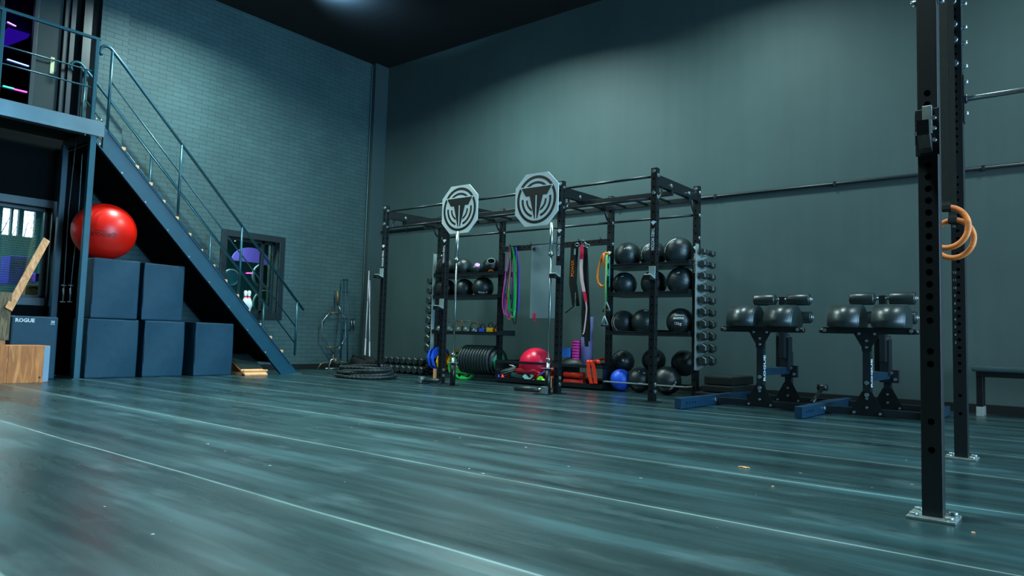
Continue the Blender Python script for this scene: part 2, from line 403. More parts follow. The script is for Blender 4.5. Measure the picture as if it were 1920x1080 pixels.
# left wall: brick with two windows and a door; window: (y0,y1,z0,z1)
W1 = (1.3, 3.70, 1.05, 2.34); W2 = (6.33, 7.36, 1.00, 2.30); DR = (2.72, 3.68, 3.42, 5.55)
YS = 4.13
m = MB(); x0, x1 = XL-.35, XL
m.bx(x0, x1, YF-.3, W1[0], 0, 3.3).bx(x0, x1, W1[0], W1[1], 0, W1[2]).bx(x0, x1, W1[0], W1[1], W1[3], 3.3).bx(x0, x1, W1[1], YS, 0, 3.3)
m.bx(x0, x1, YF-.3, DR[0], 3.3, ZC).bx(x0, x1, DR[0], DR[1], DR[3], ZC).bx(x0, x1, DR[0], DR[1], 3.3, DR[2]).bx(x0, x1, DR[1], YS, 3.3, ZC)
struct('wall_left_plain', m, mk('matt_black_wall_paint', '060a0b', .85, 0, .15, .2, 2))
m = MB()
m.bx(x0, x1, YS, W2[0], 0, ZC).bx(x0, x1, W2[0], W2[1], 0, W2[2]).bx(x0, x1, W2[0], W2[1], W2[3], ZC).bx(x0, x1, W2[1], YB+.3, 0, ZC)
m.bx(x1, x1+.07, YS, 4.52, 3.36, ZC)
struct('wall_left', m, BRICK)
m = MB(); m.bx(XL, XL+.12, YB-.34, YB, 0, ZC, .004); struct('trim_1', m, plaster_mat('corner_column_paint', '37494a', False))
m = MB(); m.cyl((XL+.05, YB-.37, .1), (XL+.05, YB-.37, ZC-.05), .008, n=8); struct('trim_2', m, mk('dull_conduit_paint', '5a7274', .5))
m = MB(); m.bx(XL+.005, XL+.05, 3.74, 3.80, 3.42, ZC).bx(XL+.005, XL+.12, 3.88, 3.99, 3.42, ZC); struct('trim_4', m, STEELTEAL)
m = MB(); m.cyl((XL+.15, YB-.035, 2.785), (XR, YB-.035, 2.785), .022, n=10)
for x in [XL+.9+1.6*i for i in range(10)]: m.box((x, YB-.03, 2.785), (.03, .06, .06))
o = m.build('wall_conduit', STEELTEAL); tag(o, 'long thin dark conduit pipe running level along the back wall', 'pipe')
m = MB(); m.bx(XL+.12, XR, YB-.02, YB, 0, .1, .002); struct('baseboard_back', m, DARKP)
m = MB(); m.bx(XL, XL+.02, W1[1]+.3, YB-.34, 0, .1, .002); struct('baseboard_left', m, DARKP)
# windows (frame, sash, glass)
def window(name, w, fr, proj, depth=.06, split=None):
    y0, y1, z0, z1 = w; m = MB()
    for a, b, c, d in ((y0-fr, y0+.01, z0-fr, z1+fr), (y1-.01, y1+fr, z0-fr, z1+fr), (y0, y1, z0-fr, z0+.01), (y0, y1, z1-.01, z1+fr)):
        m.bx(XL-.02, XL+proj, a, b, c, d, .004)
    o = struct(name, m, STEELTEAL)
    m = MB(); t = .05
    for a, b, c, d in ((y0, y0+t, z0, z1), (y1-t, y1, z0, z1), (y0, y1, z0, z0+t), (y0, y1, z1-t, z1)): m.bx(XL-.2, XL-.14, a, b, c, d, .003)
    if split: m.bx(XL-.2, XL-.14, split-.03, split+.03, z0, z1, .003)
    m.build('sash', STEELTEAL, o)
    m = MB(); m.bx(XL-.175, XL-.168, y0+t, y1-t, z0+t, z1-t); m.build('pane', GLASS, o)
    return o
window('window_1', W1, .10, .03); window('window_2', W2, .10, .03, split=W2[1]-.24)
# upper door
d = struct('door_1', MB().bx(XL-.10, XL-.05, DR[0]+.02, 2.93, 3.43, 5.53).bx(XL-.10, XL-.05, 3.33, DR[1]-.02, 3.43, 5.53).bx(XL-.10, XL-.05, 2.93, 3.33, 3.43, 3.66).bx(XL-.10, XL-.05, 2.93, 3.33, 5.42, 5.53), DOORP)
m = MB()
for a, b, c, e in ((2.90, 2.95, 3.63, 5.45), (3.31, 3.36, 3.63, 5.45), (2.9, 3.36, 3.63, 3.68), (2.9, 3.36, 5.40, 5.45)): m.bx(XL-.11, XL-.035, a, b, c, e, .003)
m.build('glazing_frame', STEELTEAL, d)
m = MB(); m.bx(XL-.08, XL-.074, 2.95, 3.31, 3.68, 5.40); m.build('pane', GLASS, d)
m = MB(); m.bx(XL-.05, XL-.04, 3.545, 3.595, 4.26, 4.50, .003).cyl((XL-.05, 3.57, 4.44), (XL+.01, 3.57, 4.44), .011).tube([(XL+.01, 3.57, 4.44), (XL+.012, 3.50, 4.44), (XL+.012, 3.42, 4.44)], .011)
m.build('door_handle', CREAM, d)
m = MB(); m.bx(XL-.03, XL+.01, DR[1]-.01, DR[1]+.05, 3.42, 5.6, .003).bx(XL-.03, XL+.01, DR[0]-.05, DR[0]+.01, 3.42, 5.6, .003).bx(XL-.03, XL+.01, DR[0], DR[1], 5.54, 5.6, .003)
struct('trim_3', m, STEELTEAL)

# rooms seen through the glass
bx0 = XL-.35
m = MB(); m.bx(bx0-3.2, bx0, 0.2, 5.2, 3.2, 3.3).bx(bx0-3.2, bx0, .2, 5.2, 5.9, 6.0).bx(bx0-3.3, bx0-3.2, .2, 5.2, 3.2, 6).bx(bx0-3.2, bx0, .1, .2, 3.2, 6).bx(bx0-3.2, bx0, 5.2, 5.3, 3.2, 6)
struct('wall_upper_room', m, DARKP)
def tubelight(name, p0, p1, mat, label):
    m = MB(); p0, p1 = Vector(p0), Vector(p1); m.cyl(p0, p1, .009, n=8); t = thing(name, label, 'light', p0)
    m.build('tube', mat, t); m = MB(); m.box((p0+p1)/2+Vector((-.04, 0, 0)), (.04, abs(p1.y-p0.y)+.06, .05)); m.build('holder', STEELBLK, t)
xr = bx0-1.2
def PT(px, py, x): return HX(px, py, x)
for (a, b, mat, lb) in (((14, 41), (30, 49), NEONP, 'short violet neon tube high behind the upper door glass'), ((14, 111), (54, 124), NEONB, 'blue white neon tube at middle height behind the upper door glass'), ((6, 161), (26, 166), NEONC, 'teal neon tube low behind the upper door glass'), ((27, 167), (52, 173), NEONM, 'pink neon tube low behind the upper door glass')):
    tubelight('neon_tube', PT(*a, xr), PT(*b, xr), mat, lb)
a = PT(40, 58, bx0-3.0)
m = MB(); m.prism([(-.5, -.6), (.1, -.1), (.35, .45), (-.1, .2)], a, YA, ZA, XA, -.02, .02); tag(m.build('wall_panel', mk('violet_lit_panel', '5a20d0', .5, 0, .4, 0, emit='3a10c0', estr=.45), origin=a), 'violet glowing panel on the far wall behind the upper door glass', 'panel')
# ground floor neighbouring room
m = MB(); m.bx(bx0-3.4, bx0, -2, 9.6, -.1, 0).bx(bx0-3.4, bx0, -2, 9.6, 3.0, 3.1).bx(bx0-3.4, bx0, 9.6, 9.7, -.1, 3.1).bx(bx0-3.4, bx0, 4.75, 4.85, -.1, 3.0)
struct('wall_side_room', m, mk('side_room_paint', '2b6a6d', .7, 0, .3, .2, 1))
# far facade of side room with daylight slots
xf = bx0-3.4
sl = []
for (a, b) in (((4, 20)), ((24, 35)), ((44, 66))):
    ya, yb = HX(a, 420, xf).y, HX(b, 420, xf).y; sl.append((ya, yb))
sl = [(-1.2, -.2), (0.1, .8)] + sl
ztop, zbot = HX(30, 392, xf).z, HX(30, 442, xf).z
m = MB(); cur = -2.0
for ya, yb in sl:
    m.bx(xf-.1, xf, cur, ya, 0, 3); m.bx(xf-.1, xf, ya, yb, 0, zbot); m.bx(xf-.1, xf, ya, yb, ztop, 3); cur = yb
m.bx(xf-.1, xf, cur, 4.75, 0, 3)
m.bx(xf-.1, xf, 4.85, 9.6, 0, 3)
struct('wall_side_room_far', m, mk('side_room_far_paint', '16454c', .7, 0, .3, .3, 1.2))
m = MB(); m.bx(xf-1.2, xf-1.15, -3, 5, .4, 3.4); o = m.build('sky', DAY); tag(o, kind='structure')
m = MB()
random.seed(3)
for k in range(9):
    p = Vector((xf-.8, sl[2][0]-.2+k*.17, zbot-.3)); pts = [p]
    for q in range(7): p = p+Vector((0, random.uniform(-.08, .1), random.uniform(.1, .2))); pts.append(p)
    m.tube(pts, .008, 5, rs=[.012-.0014*i for i in range(8)])
    for q in range(2, 7):
        b = pts[q]; m.tube([b, b+Vector((0, random.uniform(-.2, .2), .12)), b+Vector((0, random.uniform(-.3, .3), .26))], .004, 4)
o = m.build('bare_tree', mk('bare_branches', '4a5a66', .8, 0, .2, 0), origin=(xf-.8, 2, 0)); tag(o, 'bare branched tree outside seen through the far left window slots', 'tree')
# things on the side-room floor seen through window 1
def deco(name, label, cat, c, dims, mat, bev=.01):
    m = MB(); m.box(c, dims, None, bev); m.mat(1).box(Vector(c)+Vector((dims[0]/2, 0, dims[2]*.25)), (.02, dims[1]*.7, .03))
    o = m.build(name, [mat, STEELBLK], origin=(c[0], c[1], c[2]-dims[2]/2)); tag(o, label, cat)
p = HX(28, 508, bx0-.8)
deco('storage_crate', 'blue violet crate behind the lower half of the far left window', 'crate', (bx0-.8, p.y, p.z), (.4, .26, .42), mk('violet_blue_plastic', '2a22a0', .5, 0, .4, .3))
p = HX(66, 521, bx0-.5); deco('storage_box', 'small bright violet box near the bottom right of the far left window', 'box', (bx0-.5, p.y, p.z), (.3, .09, .13), PURP)
p = HX(60, 541, bx0-.5); deco('wooden_crate', 'pale wooden crate at the bottom right of the far left window', 'crate', (bx0-.5, p.y, p.z-.05), (.3, .26, .2), PINE)
m = MB(); p0 = HX(70, 405, XL-.25); n = 40
for i in range(n):
    t = i/n; q = HX(76-20*t, 410+130*t, XL-.26); q2 = HX(66-28*t, 413+130*t, XL-.26)
    m.tube([q, (q+q2)/2+Vector((0, 0, .006)), q2], .003, 4)
for i in range(26): a = HX(6+i*2.4, 440, XL-.27); m.cyl((a.x, a.y, W1[2]+.06), (a.x, a.y, 1.95), .0012, n=4)
for i in range(28): m.cyl((XL-.27, 2.6, W1[2]+.08+.032*i), (XL-.27, W1[1]-.06, W1[2]+.08+.032*i), .0012, n=4)
o = m.build('wire_mesh_screen', mk('pale_brass_wire', 'a8a878', .4, .3, .5, 0), origin=(XL-.26, 3.3, W1[2])); tag(o, 'fine wire mesh screen with a spiral strand behind the far left window', 'screen', kind='stuff')
# behind window 2
xw = XL-.30
m = MB(); m.bx(bx0-.9, bx0-.02, W2[0]-.3, W2[1]+.25, W2[2]-.10, W2[2]-.02, .004)
for yy in (W2[0]-.25, W2[1]+.2): m.bx(bx0-.85, bx0-.8, yy-.03, yy+.03, 0, W2[2]-.1).bx(bx0-.1, bx0-.05, yy-.03, yy+.03, 0, W2[2]-.1)
m.build('window_table', mk('dark_green_table', '0f3a30', .5, 0, .4, .1), origin=(bx0-.45, 6.85, 0)); tag(bpy.data.objects['window_table'], 'dark green table standing behind the window under the stairs', 'table')
def pin(px, py, x, label, s=1):
    p = HX(px, py, x); z0 = W2[2]+.01; p.z = z0; t = thing('bowling_pin', label, 'bowling pin', p, 'bowling pins on the window sill')
    prof = [(0, 0), (.026, 0), (.045, .06), (.060, .12), (.054, .18), (.030, .24), (.022, .27), (.027, .31), (.032, .345), (.022, .375), (0, .382)]
    m = MB(); m.lathe([(a*s, b*s) for a, b in prof], (0, 0, 0), ZA, 20); m.build('body', mk('white_pin_gloss', 'f4ffff', .25, 0, .5, 0), t, local=True)
    m = MB(); m.lathe([(.0245*s, .262*s), (.0232*s, .272*s), (.0252*s, .285*s)], (0, 0, 0), ZA, 20); m.lathe([(.0285*s, .247*s), (.0260*s, .257*s)], (0, 0, 0), ZA, 20); m.build('neck_stripe', WRED, t, local=True)
pin(467, 560, XL-.07, 'white bowling pin with red neck stripes standing frontmost on the window sill')
pin(460, 560, XL-.105, 'white bowling pin standing just behind the other pin')
def disc(px, py, x, r, mat, rim, label, name='wall_disc'):
    p = HX(px, py, x); t = thing(name, label, 'disc', p)
    m = MB(); m.cyl((-.02, 0, 0), (.0, 0, 0), r, n=32); m.build('disc_face', mat, t, local=True)
    m = MB(); m.lathe([(r, -.02), (r+.025, -.02), (r+.025, .03), (r, .03)], (0, 0, 0), XA, 32, True); m.build('rim', rim, t, local=True)
disc(493, 517, bx0-.5, .20, mk('dark_teal_disc', '0a2c30', .5, 0, .4, .1), TENT, 'dark round disc with a pale rim seen through the stairs window')
disc(496, 568, bx0-.6, .22, mk('deep_green_disc', '0d6a48', .5, 0, .4, .2), TENT, 'green round disc low in the window under the stairs')
disc(433, 520, bx0-.7, .13, mk('teal_disc', '1c5a5a', .5, 0, .4, .2), TENT, 'small teal disc at the left of the window under the stairs')
p = HX(470, 490, bx0-1.6)
m = MB(); m.prism([(.42*math.cos(a), .3*math.sin(a)) for a in [PI*i/16 for i in range(17)]], (p.x, p.y, p.z-.02), YA, ZA, XA, -.02, .02)
o = m.build('violet_lampshade', mk('violet_shade', '5a4a9a', .5, 0, .4, .05, emit='5a38b0', estr=.25), origin=(p.x, p.y, p.z)); tag(o, 'violet glowing half round shade behind the window under the stairs', 'lamp')
tubelight('ceiling_tube', HX(440, 452, bx0-1), HX(472, 434, bx0-1), emi('pale_tube', 'b8e8d8', 2.5), 'pale tube light at the top of the window under the stairs')
tubelight('window_neon', HX(462, 512, bx0-1.5), HX(472, 512, bx0-1.5), NEONM, 'short magenta neon tube in the middle of the window under the stairs')

# ------------------------------------------------------------------ stairs and landing
XN, XFS = -10.2, -11.30           # near and far stringer
L0 = Vector((0, 3.86, 3.34)); L1 = Vector((0, 7.06, 0.0))
sd = (L1-L0).normalized(); sn = Vector((0, sd.z, -sd.y)); sn = sn if sn.z > 0 else -sn
ST = thing('staircase', 'petrol blue steel staircase with wooden treads climbing the brick wall', 'staircase', (-10.75, 5.4, 0))
def stringer(x, w=.055):
    m = MB(); SH = .235
    # outline in Y,Z: vertical cut at the top, flat cut on the floor
    dy = SH/abs(sd.z); dz = SH/abs(sd.y)
    pts = [(L0.y-.02, L0.z), (L0.y-.02, L0.z-dz+.02), (L1.y-dy, 0), (L1.y, 0), (L0.y+.005, L0.z)]
    k = abs(sd.z/sd.y)
    pts = [(3.84, 3.36), (3.84, 3.36-dz), (3.84+(3.36-dz)/k, 0.0), (3.84+3.36/k, 0.0)]
    m.prism(pts, (x, 0, 0), YA, ZA, XA, -w/2, w/2)
    # flanges
    for off in (.006, SH-.006):
        a = Vector((x+(w/2 if x > -11 else -w/2)*0+.0, 3.84, 3.36))-sn*off; b = a+sd*4.45
        mid = (a+b)/2; R = Matrix((XA, sd, sn)).transposed()
        ln = (b-a).length if off < .1 else (b-a).length-.33
        m.box(a+sd*(ln/2+.02), (w+.03, ln-.12, .012), R)
    return m
stringer(XN).build('stringer', STAIRP, ST, label='near petrol blue stringer with bolts'); stringer(XFS).build('stringer', STAIRP, ST)
NT_ = 15; rise = 3.34/(NT_+1); 
TY = [HX(p[0], p[1], XN) for p in ((228, 277), (253, 311), (279, 343), (303, 376), (328, 407), (352, 438), (374, 468), (397, 497), (420, 525), (442, 553), (463, 581), (484, 607), (504, 631), (525, 657))]
for p in TY:
    m = MB(); m.bx(XFS+.028, XN-.028, p.y-.20, p.y+.045, p.z-.035, p.z+.005, .004); m.bx(XN-.05, XN+.02, p.y-.005, p.y+.047, p.z-.034, p.z+.01, .003)
    m.build('tread', TREADW, ST)
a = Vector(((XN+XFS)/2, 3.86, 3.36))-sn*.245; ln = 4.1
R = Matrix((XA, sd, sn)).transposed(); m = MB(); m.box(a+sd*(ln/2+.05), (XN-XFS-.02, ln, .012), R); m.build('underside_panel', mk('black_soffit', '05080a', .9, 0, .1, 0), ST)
m = MB(); m.bx(XN-.04, XN+.04, 6.95, 7.12, 0, .012)
for k in range(8):
    q = Vector((XN+.03, 3.84, 3.36))-sn*.215+sd*(.6+.48*k); m.cyl(q, q+Vector((.012, 0, 0)), .012, n=8)
each(m, 'bolt', BOLT, ST)
def post(m, y, z0, z1, x, r=.021): m.cyl((x, y, z0), (x, y, z1), r, n=10)
def hrail(x, name):
    top = 4.46 if x > -11 else 4.47
    k = sd.z/sd.y
    def hz(y): return top-.04+(y-3.90)*k
    m = MB(); pts = [(x, 3.90-.06+.0, top-.06)]
    hook = [Vector((x, 3.905+.0+.085*math.cos(t)-.085, top-.09+.085*math.sin(t))) for t in [PI*1.25-(PI*1.0)*i/8 for i in range(9)]]
    path = hook+[Vector((x, 4.05, hz(4.05))), Vector((x, 7.12, hz(7.12)))]
    m.tube(path, .021, 10); m.build('handrail', RAILP, ST)
    ps = (3.89, 4.91, 5.93, 6.99) if x > -11 else (3.93, 4.93, 5.96, 7.0)
    for y in ps:
        zb = 3.36+(y-3.84)*k-.03; m = MB(); post(m, y, max(zb, .3), hz(y), x, .019); m.build('baluster', RAILP, ST)
    for dzz in (.43, .70):
        m = MB(); m.cyl((x, ps[0], hz(ps[0])-dzz), (x, ps[-1], hz(ps[-1])-dzz), .011, n=8); m.build('mid_rail', RAILP, ST)
hrail(XN, 'near'); hrail(XFS+.1, 'far')
LD = thing('stair_landing', 'steel landing deck with railing outside the upper door', 'landing', (-10.8, 2.4, 0))
LY0, LY1 = 1.2, 3.835
m = MB(); m.bx(XL+.12, XN+.02, LY0, LY1, 3.30, 3.36, .003); m.build('deck', STEELBLK, LD)
m = MB(); m.bx(XN-.02, XN+.06, LY0, LY1, 3.20, 3.40, .004).bx(XN-.06, XN+.0, LY0, LY1, 3.20, 3.215).bx(XN-.06, XN+.0, LY0, LY1, 3.385, 3.40); m.build('side_beam', BEAMP, LD)
m = MB(); m.bx(XFS-.0, XN-.06, LY1-.1, LY1-.02, 3.12, 3.30, .004); m.build('cross_beam', BEAMP, LD)
for (x, y, w, mat) in ((XN+.01, 3.715, .075, RAILP), (XN+.01, 2.62, .075, RAILP), (-11.08, 3.70, .075, STAIRP)):
    m = MB(); m.bx(x-w/2, x+w/2, y-w/2, y+w/2, .006, 3.20, .006).bx(x-.07, x+.07, y-.07, y+.07, 0, .008); m.build('post', mat, LD)
for y in (3.69, 2.63):
    m = MB(); m.bx(XN-.01, XN+.035, y-.022, y+.022, 3.40, 4.50, .004); m.build('railing_post', RAILP, LD)
m = MB(); m.bx(XN-.012, XN+.037, LY0, 3.73, 4.49, 4.525, .004); m.build('top_rail', RAILP, LD)
for z in (4.06, 3.84):
    m = MB(); m.cyl((XN+.01, LY0, z), (XN+.01, 3.69, z), .011, n=8); m.build('mid_rail', RAILP, LD)
m = MB()
for y, z in ((3.80, 3.43), (3.74, 3.43), (3.62, 3.19), (3.68, 3.19), (3.77, 3.16), (3.80, 3.10)): m.cyl((XN+.02, y, z-.008), (XN+.02, y, z+.012), .011, n=6)
each(m, 'bolt', BOLT, LD)
# cable handles hanging below the landing
for i, (px, top) in enumerate((((118, 450), (133, 255)), ((131, 450), (128, 255)))):
    b = HX(px[0]+2, 535, -10.75); a = HX(top[0], top[1]+10, -10.75); 
    t = thing('suspension_strap', ('left' if i == 0 else 'right')+' thin suspension cord with metal clip hanging under the landing', 'strap', (b.x, b.y, b.z), 'suspension cords under the landing')
    tp = Vector((b.x, b.y+.02, 3.28)); m = MB(); m.tube([tp, (tp+b)/2+Vector((0, -.02+.04*i, 0)), b], .005, 6); m.build('cord', TENT, t)
    m = MB(); m.cyl(b, b+Vector((0, 0, -.04)), .006, n=8).cyl(b+Vector((0, 0, -.04)), b+Vector((.0, .0, -.17)), .012, n=8).cyl(b+Vector((0, 0, -.17)), b+Vector((0, 0, -.22)), .005, n=8)
    m.cyl(b+Vector((0, -.03, -.225)), b+Vector((0, .03, -.225)), .008, n=8).cyl(b+Vector((0, -.03, 0)), b+Vector((0, .03, 0)), .008, n=8); m.build('clip', GALV, t)

# ------------------------------------------------------------------ foam cubes, ball, boxes
def cube(y0, y1, z0, z1, x1, label):
    w, d, h = y1-y0, .5, z1-z0
    t = thing('foam_plyo_box', label, 'foam box', (x1-d/2, (y0+y1)/2, z0), 'dark blue foam boxes under the stairs')
    m = MB(); m.box((0, 0, h/2), (d, w, h), None, .018); bm = m.bm
    bmesh.ops.subdivide_edges(bm, edges=[e for e in bm.edges if e.calc_length() > .2], cuts=7, use_grid_fill=True)
    rr = random.Random(int(y0*100+z0*10))
    for v in bm.verts:
        if abs(abs(v.co.x)-d/2) > .02: continue
        v.co.x += .012*math.sin(v.co.y*7+rr.random()*.3+z0)*math.cos((v.co.z-h/2)*5)
    m.build('cover', FOAM, t, local=True)
    m = MB()
    for sy in (-1, 1): m.cyl((d/2-.012, sy*(w/2-.012), .02), (d/2-.012, sy*(w/2-.012), h-.02), .006, n=6)
    m.cyl((d/2-.012, -(w/2-.012), h-.008), (d/2-.012, w/2-.012, h-.008), .006, n=6)
    m.build('seam_piping', FOAMSIDE, t, local=True)
XCU = -10.20
ys = [(3.82, 4.47), (4.56, 5.13), (5.29, 5.89)]
cube(*ys[0], 0, .79, XCU, 'dark blue foam box at the bottom left, directly beneath the box with the red ball')
cube(*ys[1], 0, .79, XCU-.02, 'dark blue foam box in the middle of the bottom row')
cube(*ys[2], 0, .79, XCU-.01, 'lone dark blue foam box at the right with nothing stacked on it')
cube(3.84, 4.44, .795, 1.60, XCU, 'dark blue foam box on the upper row carrying the red ball')
cube(4.52, 5.10, .795, 1.60, XCU-.06, 'dark blue foam box on the upper row right under the stair')
bc = HX(196, 430, XCU-.30); br = .40; bc.z = 1.60+br*.97
t = thing('exercise_ball', 'big red exercise ball sitting on the stacked foam boxes', 'exercise ball', (bc.x, bc.y, 1.6))
m = MB(); m.sph(bc, br, 48, 28, (1, 1, .97)); m.build('ball_skin', RED, t)
dv = (OC-bc).normalized(); side = ZA.cross(dv).normalized(); up = dv.cross(side)
m = MB(); oo = bc+dv*br-side*.05-up*.035; m.text('ROGUE', .075, oo, -side, -up, .0, (bc, br*1.002)); m.text('FITNESS BALL', .024, oo+up*.045, -side, -up, 0, (bc, br*1.002), bold=0)
q = oo+side*.19; 
m.build('print', BLACKPR, t)
m = MB(); q = bc+(bc+dv*br+side*.115-up*.035-bc).normalized()*br*.995; w = (q-bc).normalized(); u_ = w.cross(ZA).normalized(); v_ = w.cross(u_); m.arcband(q, u_, v_, w, .024, .031, 0, 2*PI, -.006, .004, 20); m.cyl(q-w*.004, q+w*.003, .008, n=6); m.build('logo_ring', BLACKPR, t)
# branded foam plyo box
p = HZ(22, 712); xb = -10.22
y0, y1 = HX(22, 600, xb).y, HX(110, 600, xb).y
t = thing('soft_plyo_box', 'dark blue soft plyo box with white lettering and 30 behind the wooden box', 'plyo box', (xb-.26, (y0+y1)/2, 0))
m = MB(); m.bx(xb-.51, xb, y0, y1, 0, .79, .02); m.build('cover', FOAM, t)
m = MB(); m.text('ROGUE', .062, (xb+.002, y0+.14, .735), YA, ZA, .0, bold=.03); m.text('30', .045, (xb+.002, y1-.065, .725), YA, ZA, .0, bold=.02); m.bx(xb, xb+.002, y1-.09, y1-.04, .695, .70); m.build('lettering', WHITE, t)
# wooden plyo boxes
def wbox(x1, x0, y0, y1, z0, z1, label, mat, edge):
    t = thing('wooden_box', label, 'wooden box', ((x0+x1)/2, (y0+y1)/2, z0))
    m = MB(); m.bx(x0, x1, y0, y1, z0, z1, .004); m.build('panels', mat, t)
    m = MB(); m.bx(x0+.002, x1+.002, y1-.06, y1+.002, z0+.01, z1-.01, .002); m.build('edge_panel', edge, t, label='pale grey side edge')
    m = MB(); m.bx(x1, x1+.0015, y0+.02, y0+.024, z0+.01, z1-.01).bx(x1, x1+.0015, (y0+y1)/2, (y0+y1)/2+.003, z0+.01, z1-.01).cyl((x1, y1-.09, z0+.06), (x1+.002, y1-.09, z0+.06), .012, n=10); each(m, 'board_joint', mk('dark_knot', '5a3418', .7, 0, .3, 0), t)
xq = -9.74
ya, yb = HX(0, 680, xq).y, HX(92, 680, xq).y
wbox(xq, xq-.37, ya-.35, yb, 0, HX(60, 648, xq).z, 'low wooden box with brown stained boards at the far left', PLY, mk('pale_grey_edge', '8ba3b8', .6, 0, .4, .05))
za, zb_ = HX(10, 645, xq).z+.0, HX(10, 548, xq).z
yk = HX(20, 600, xq).y
ztop = HX(60, 648, xq).z
o = MB().bx(xq-.35, xq-.02, ya-.32, HX(12, 630, xq).y, ztop, ztop+.06, .003).build('wooden_block', PINE, origin=(xq-.2, ya, ztop)); tag(o, 'thin pale wooden block between the stacked boxes at the left edge', 'wood block')
o = MB().bx(xq-.36, xq-.01, ya-.3, yk, ztop+.06, zb_, .003).build('plywood_block', PLYF, origin=(xq-.2, ya, ztop+.06)); tag(o, 'dark swirly grained plywood block upright at the left edge', 'wood block')
a, b = HX(86, 449, xq-.18), HX(22, 566, xq-.02); a.x = -10.4; a = HX(86, 449, -10.3); b = HX(14, 580, xq-.0)
o = MB(); d_ = (a-b); m = MB(); q = d_.normalized(); s1 = q.cross(XA).normalized(); R = Matrix((XA, s1, q)).transposed(); m.box((a+b)/2+Vector((.03, 0, 0)), (.02, .085, d_.length), R, .003)
o = m.build('wooden_plank', PINE, origin=b); tag(o, 'pale pine plank leaning diagonally behind the plywood block', 'plank')
# slant board
t = thing('slant_board', 'wooden slant board with black rubber tread beside the last foam box', 'slant board', (-10.35, 6.35, 0))
A = HZ(455, 706); B = HZ(497, 704); 
y0, y1 = 5.98, 6.36
m = MB(); pr = [(0, 0), (0, .02), (-.30, .17), (-.55, .29), (-.62, .30), (-.62, .28), (-.30, .145), (-.02, 0)]
o3 = Vector((-9.97, y0, .004)); m.prism(pr, o3, XA, ZA, YA, 0, y1-y0); m.build('board', TREADW, t)
m = MB(); m.prism([(-.14, .094), (-.30, .174), (-.52, .280), (-.61, .303), (-.61, .312), (-.52, .289), (-.30, .183), (-.14, .103)], o3, XA, ZA, YA, .0, y1-y0); m.build('rubber_tread', RUB2, t)
m = MB(); m.cyl(o3+Vector((-.06, -.0, .068)), o3+Vector((-.06, y1-y0+.03, .068)), .018, n=12); m.build('dowel', TREADW, t)
m = MB(); m.bx(-10.58, -10.54, y0+.02, y1-.02, .0, .27).bx(-10.5, -10.1, y0+.02, y0+.04, 0, .05); m.build('support', TREADW, t)

# ------------------------------------------------------------------ corner equipment
def kettle_tripod():
    pass
xw_ = -11.25
t = thing('trap_bar', 'grey angular trap bar standing on end against the brick wall', 'trap bar', HX(622, 690, xw_)*1.0)
t.location.z = 0
def W(px, py, x=xw_): return HX(px, py, x)
m = MB(); m.tube([W(629, 573), W(604, 603), W(603, 630), W(617, 652), W(625, 663)], .013, 8); m.tube([W(634, 573), W(648, 600), W(648, 632), W(640, 648), W(628, 663)], .013, 8); m.build('frame', CHROME, t)
m = MB(); m.cyl(W(633, 573), W(633, 545), .022, n=12); m.build('sleeve', GOLD, t, label='worn brass coloured upper sleeve')
m = MB(); m.cyl(W(625, 663), W(624, 692), .022, n=12); m.build('sleeve', STEELTEAL, t)
m = MB(); m.cyl(W(620, 587), W(639, 587), .013, n=8).cyl(W(613, 651), W(634, 651), .013, n=8); m.build('hand_grip', GOLD, t)
t = thing('press_frame', 'small arched steel frame with a brass knob on the floor by the brick wall', 'handle frame', (-10.75, 8.0, 0))
xq2 = -10.52
m = MB(); P = [HX(617, 697, xq2), HX(617, 685, xq2), HX(621, 675, xq2), HX(629, 672, xq2), HX(637, 675, xq2), HX(640, 684, xq2), HX(640, 697, xq2)]; m.tube(P, .014, 8); m.build('arch', CHROME, t)
m = MB(); m.tube([HX(595, 692, xq2), HX(602, 682, xq2), HX(620, 678, xq2)], .012, 8).tube([HX(636, 677, xq2), HX(654, 682, xq2), HX(660, 686, xq2-.1)], .012, 8); m.build('arm', GOLD, t)
m = MB(); m.sph(HX(629, 677, xq2+.02), .035, 16, 10, (1, 1, 1.3)); m.build('knob', GOLD, t)
m = MB(); m.cyl((-11.1, HX(610, 692, -11.1).y, .02), (-11.1, HX(652, 691, -11.1).y, .02), .014, n=8); m.build('floor_bar', CHROME, t)
for i, (tx, bx_) in enumerate(((645, 636), (651, 650))):
    a, b = HX(tx, 523, -11.24), HX(bx_, 688, -11.05); b = Vector((-11.02, b.y, .0)); 
    t = thing('specialty_bar', ('left' if i == 0 else 'right')+' of two slim dark blue bars leaning on the brick wall', 'bar', b, 'slim blue bars leaning in the corner')
    b2 = b+Vector((0, 0, .01)); m = MB(); m.cyl(b2, a, .016, n=10); m.build('shaft', mk('dark_blue_bar_paint', '0c3040', .5, 0, .4, .05), t)
    d_ = a-b2; m = MB()
    for f0 in (.03, .2, .55, .85): m.cyl(b2+d_*f0, b2+d_*(f0+.008), .024, n=12)
    m.cyl(b2+d_*.985, a, .022, n=12); m.build('collar', STEELTEAL, t)
t = thing('wall_hook_rack', 'small horizontal peg on the brick wall carrying two shiny clips', 'hook rack', HX(650, 618, XL+.03))
m = MB(); m.cyl(HX(640, 618, XL+.02), HX(656, 618, XL+.02), .008, n=8).cyl(HX(657, 598, XL+.02), HX(666, 598, XL+.02), .006, n=8); each(m, 'peg', STEELTEAL, t)
m = MB()
for px in (659, 664): m.cyl(HX(px, 600, XL+.05), HX(px, 618, XL+.05), .012, n=8).cyl(HX(px, 609, XL+.03), HX(px, 612, XL+.03), .018, n=8)
m.build('clip', CHROME, t)
BARM = mk('dull_aluminium', 'a8acb4', .5, .4, .5, 0)
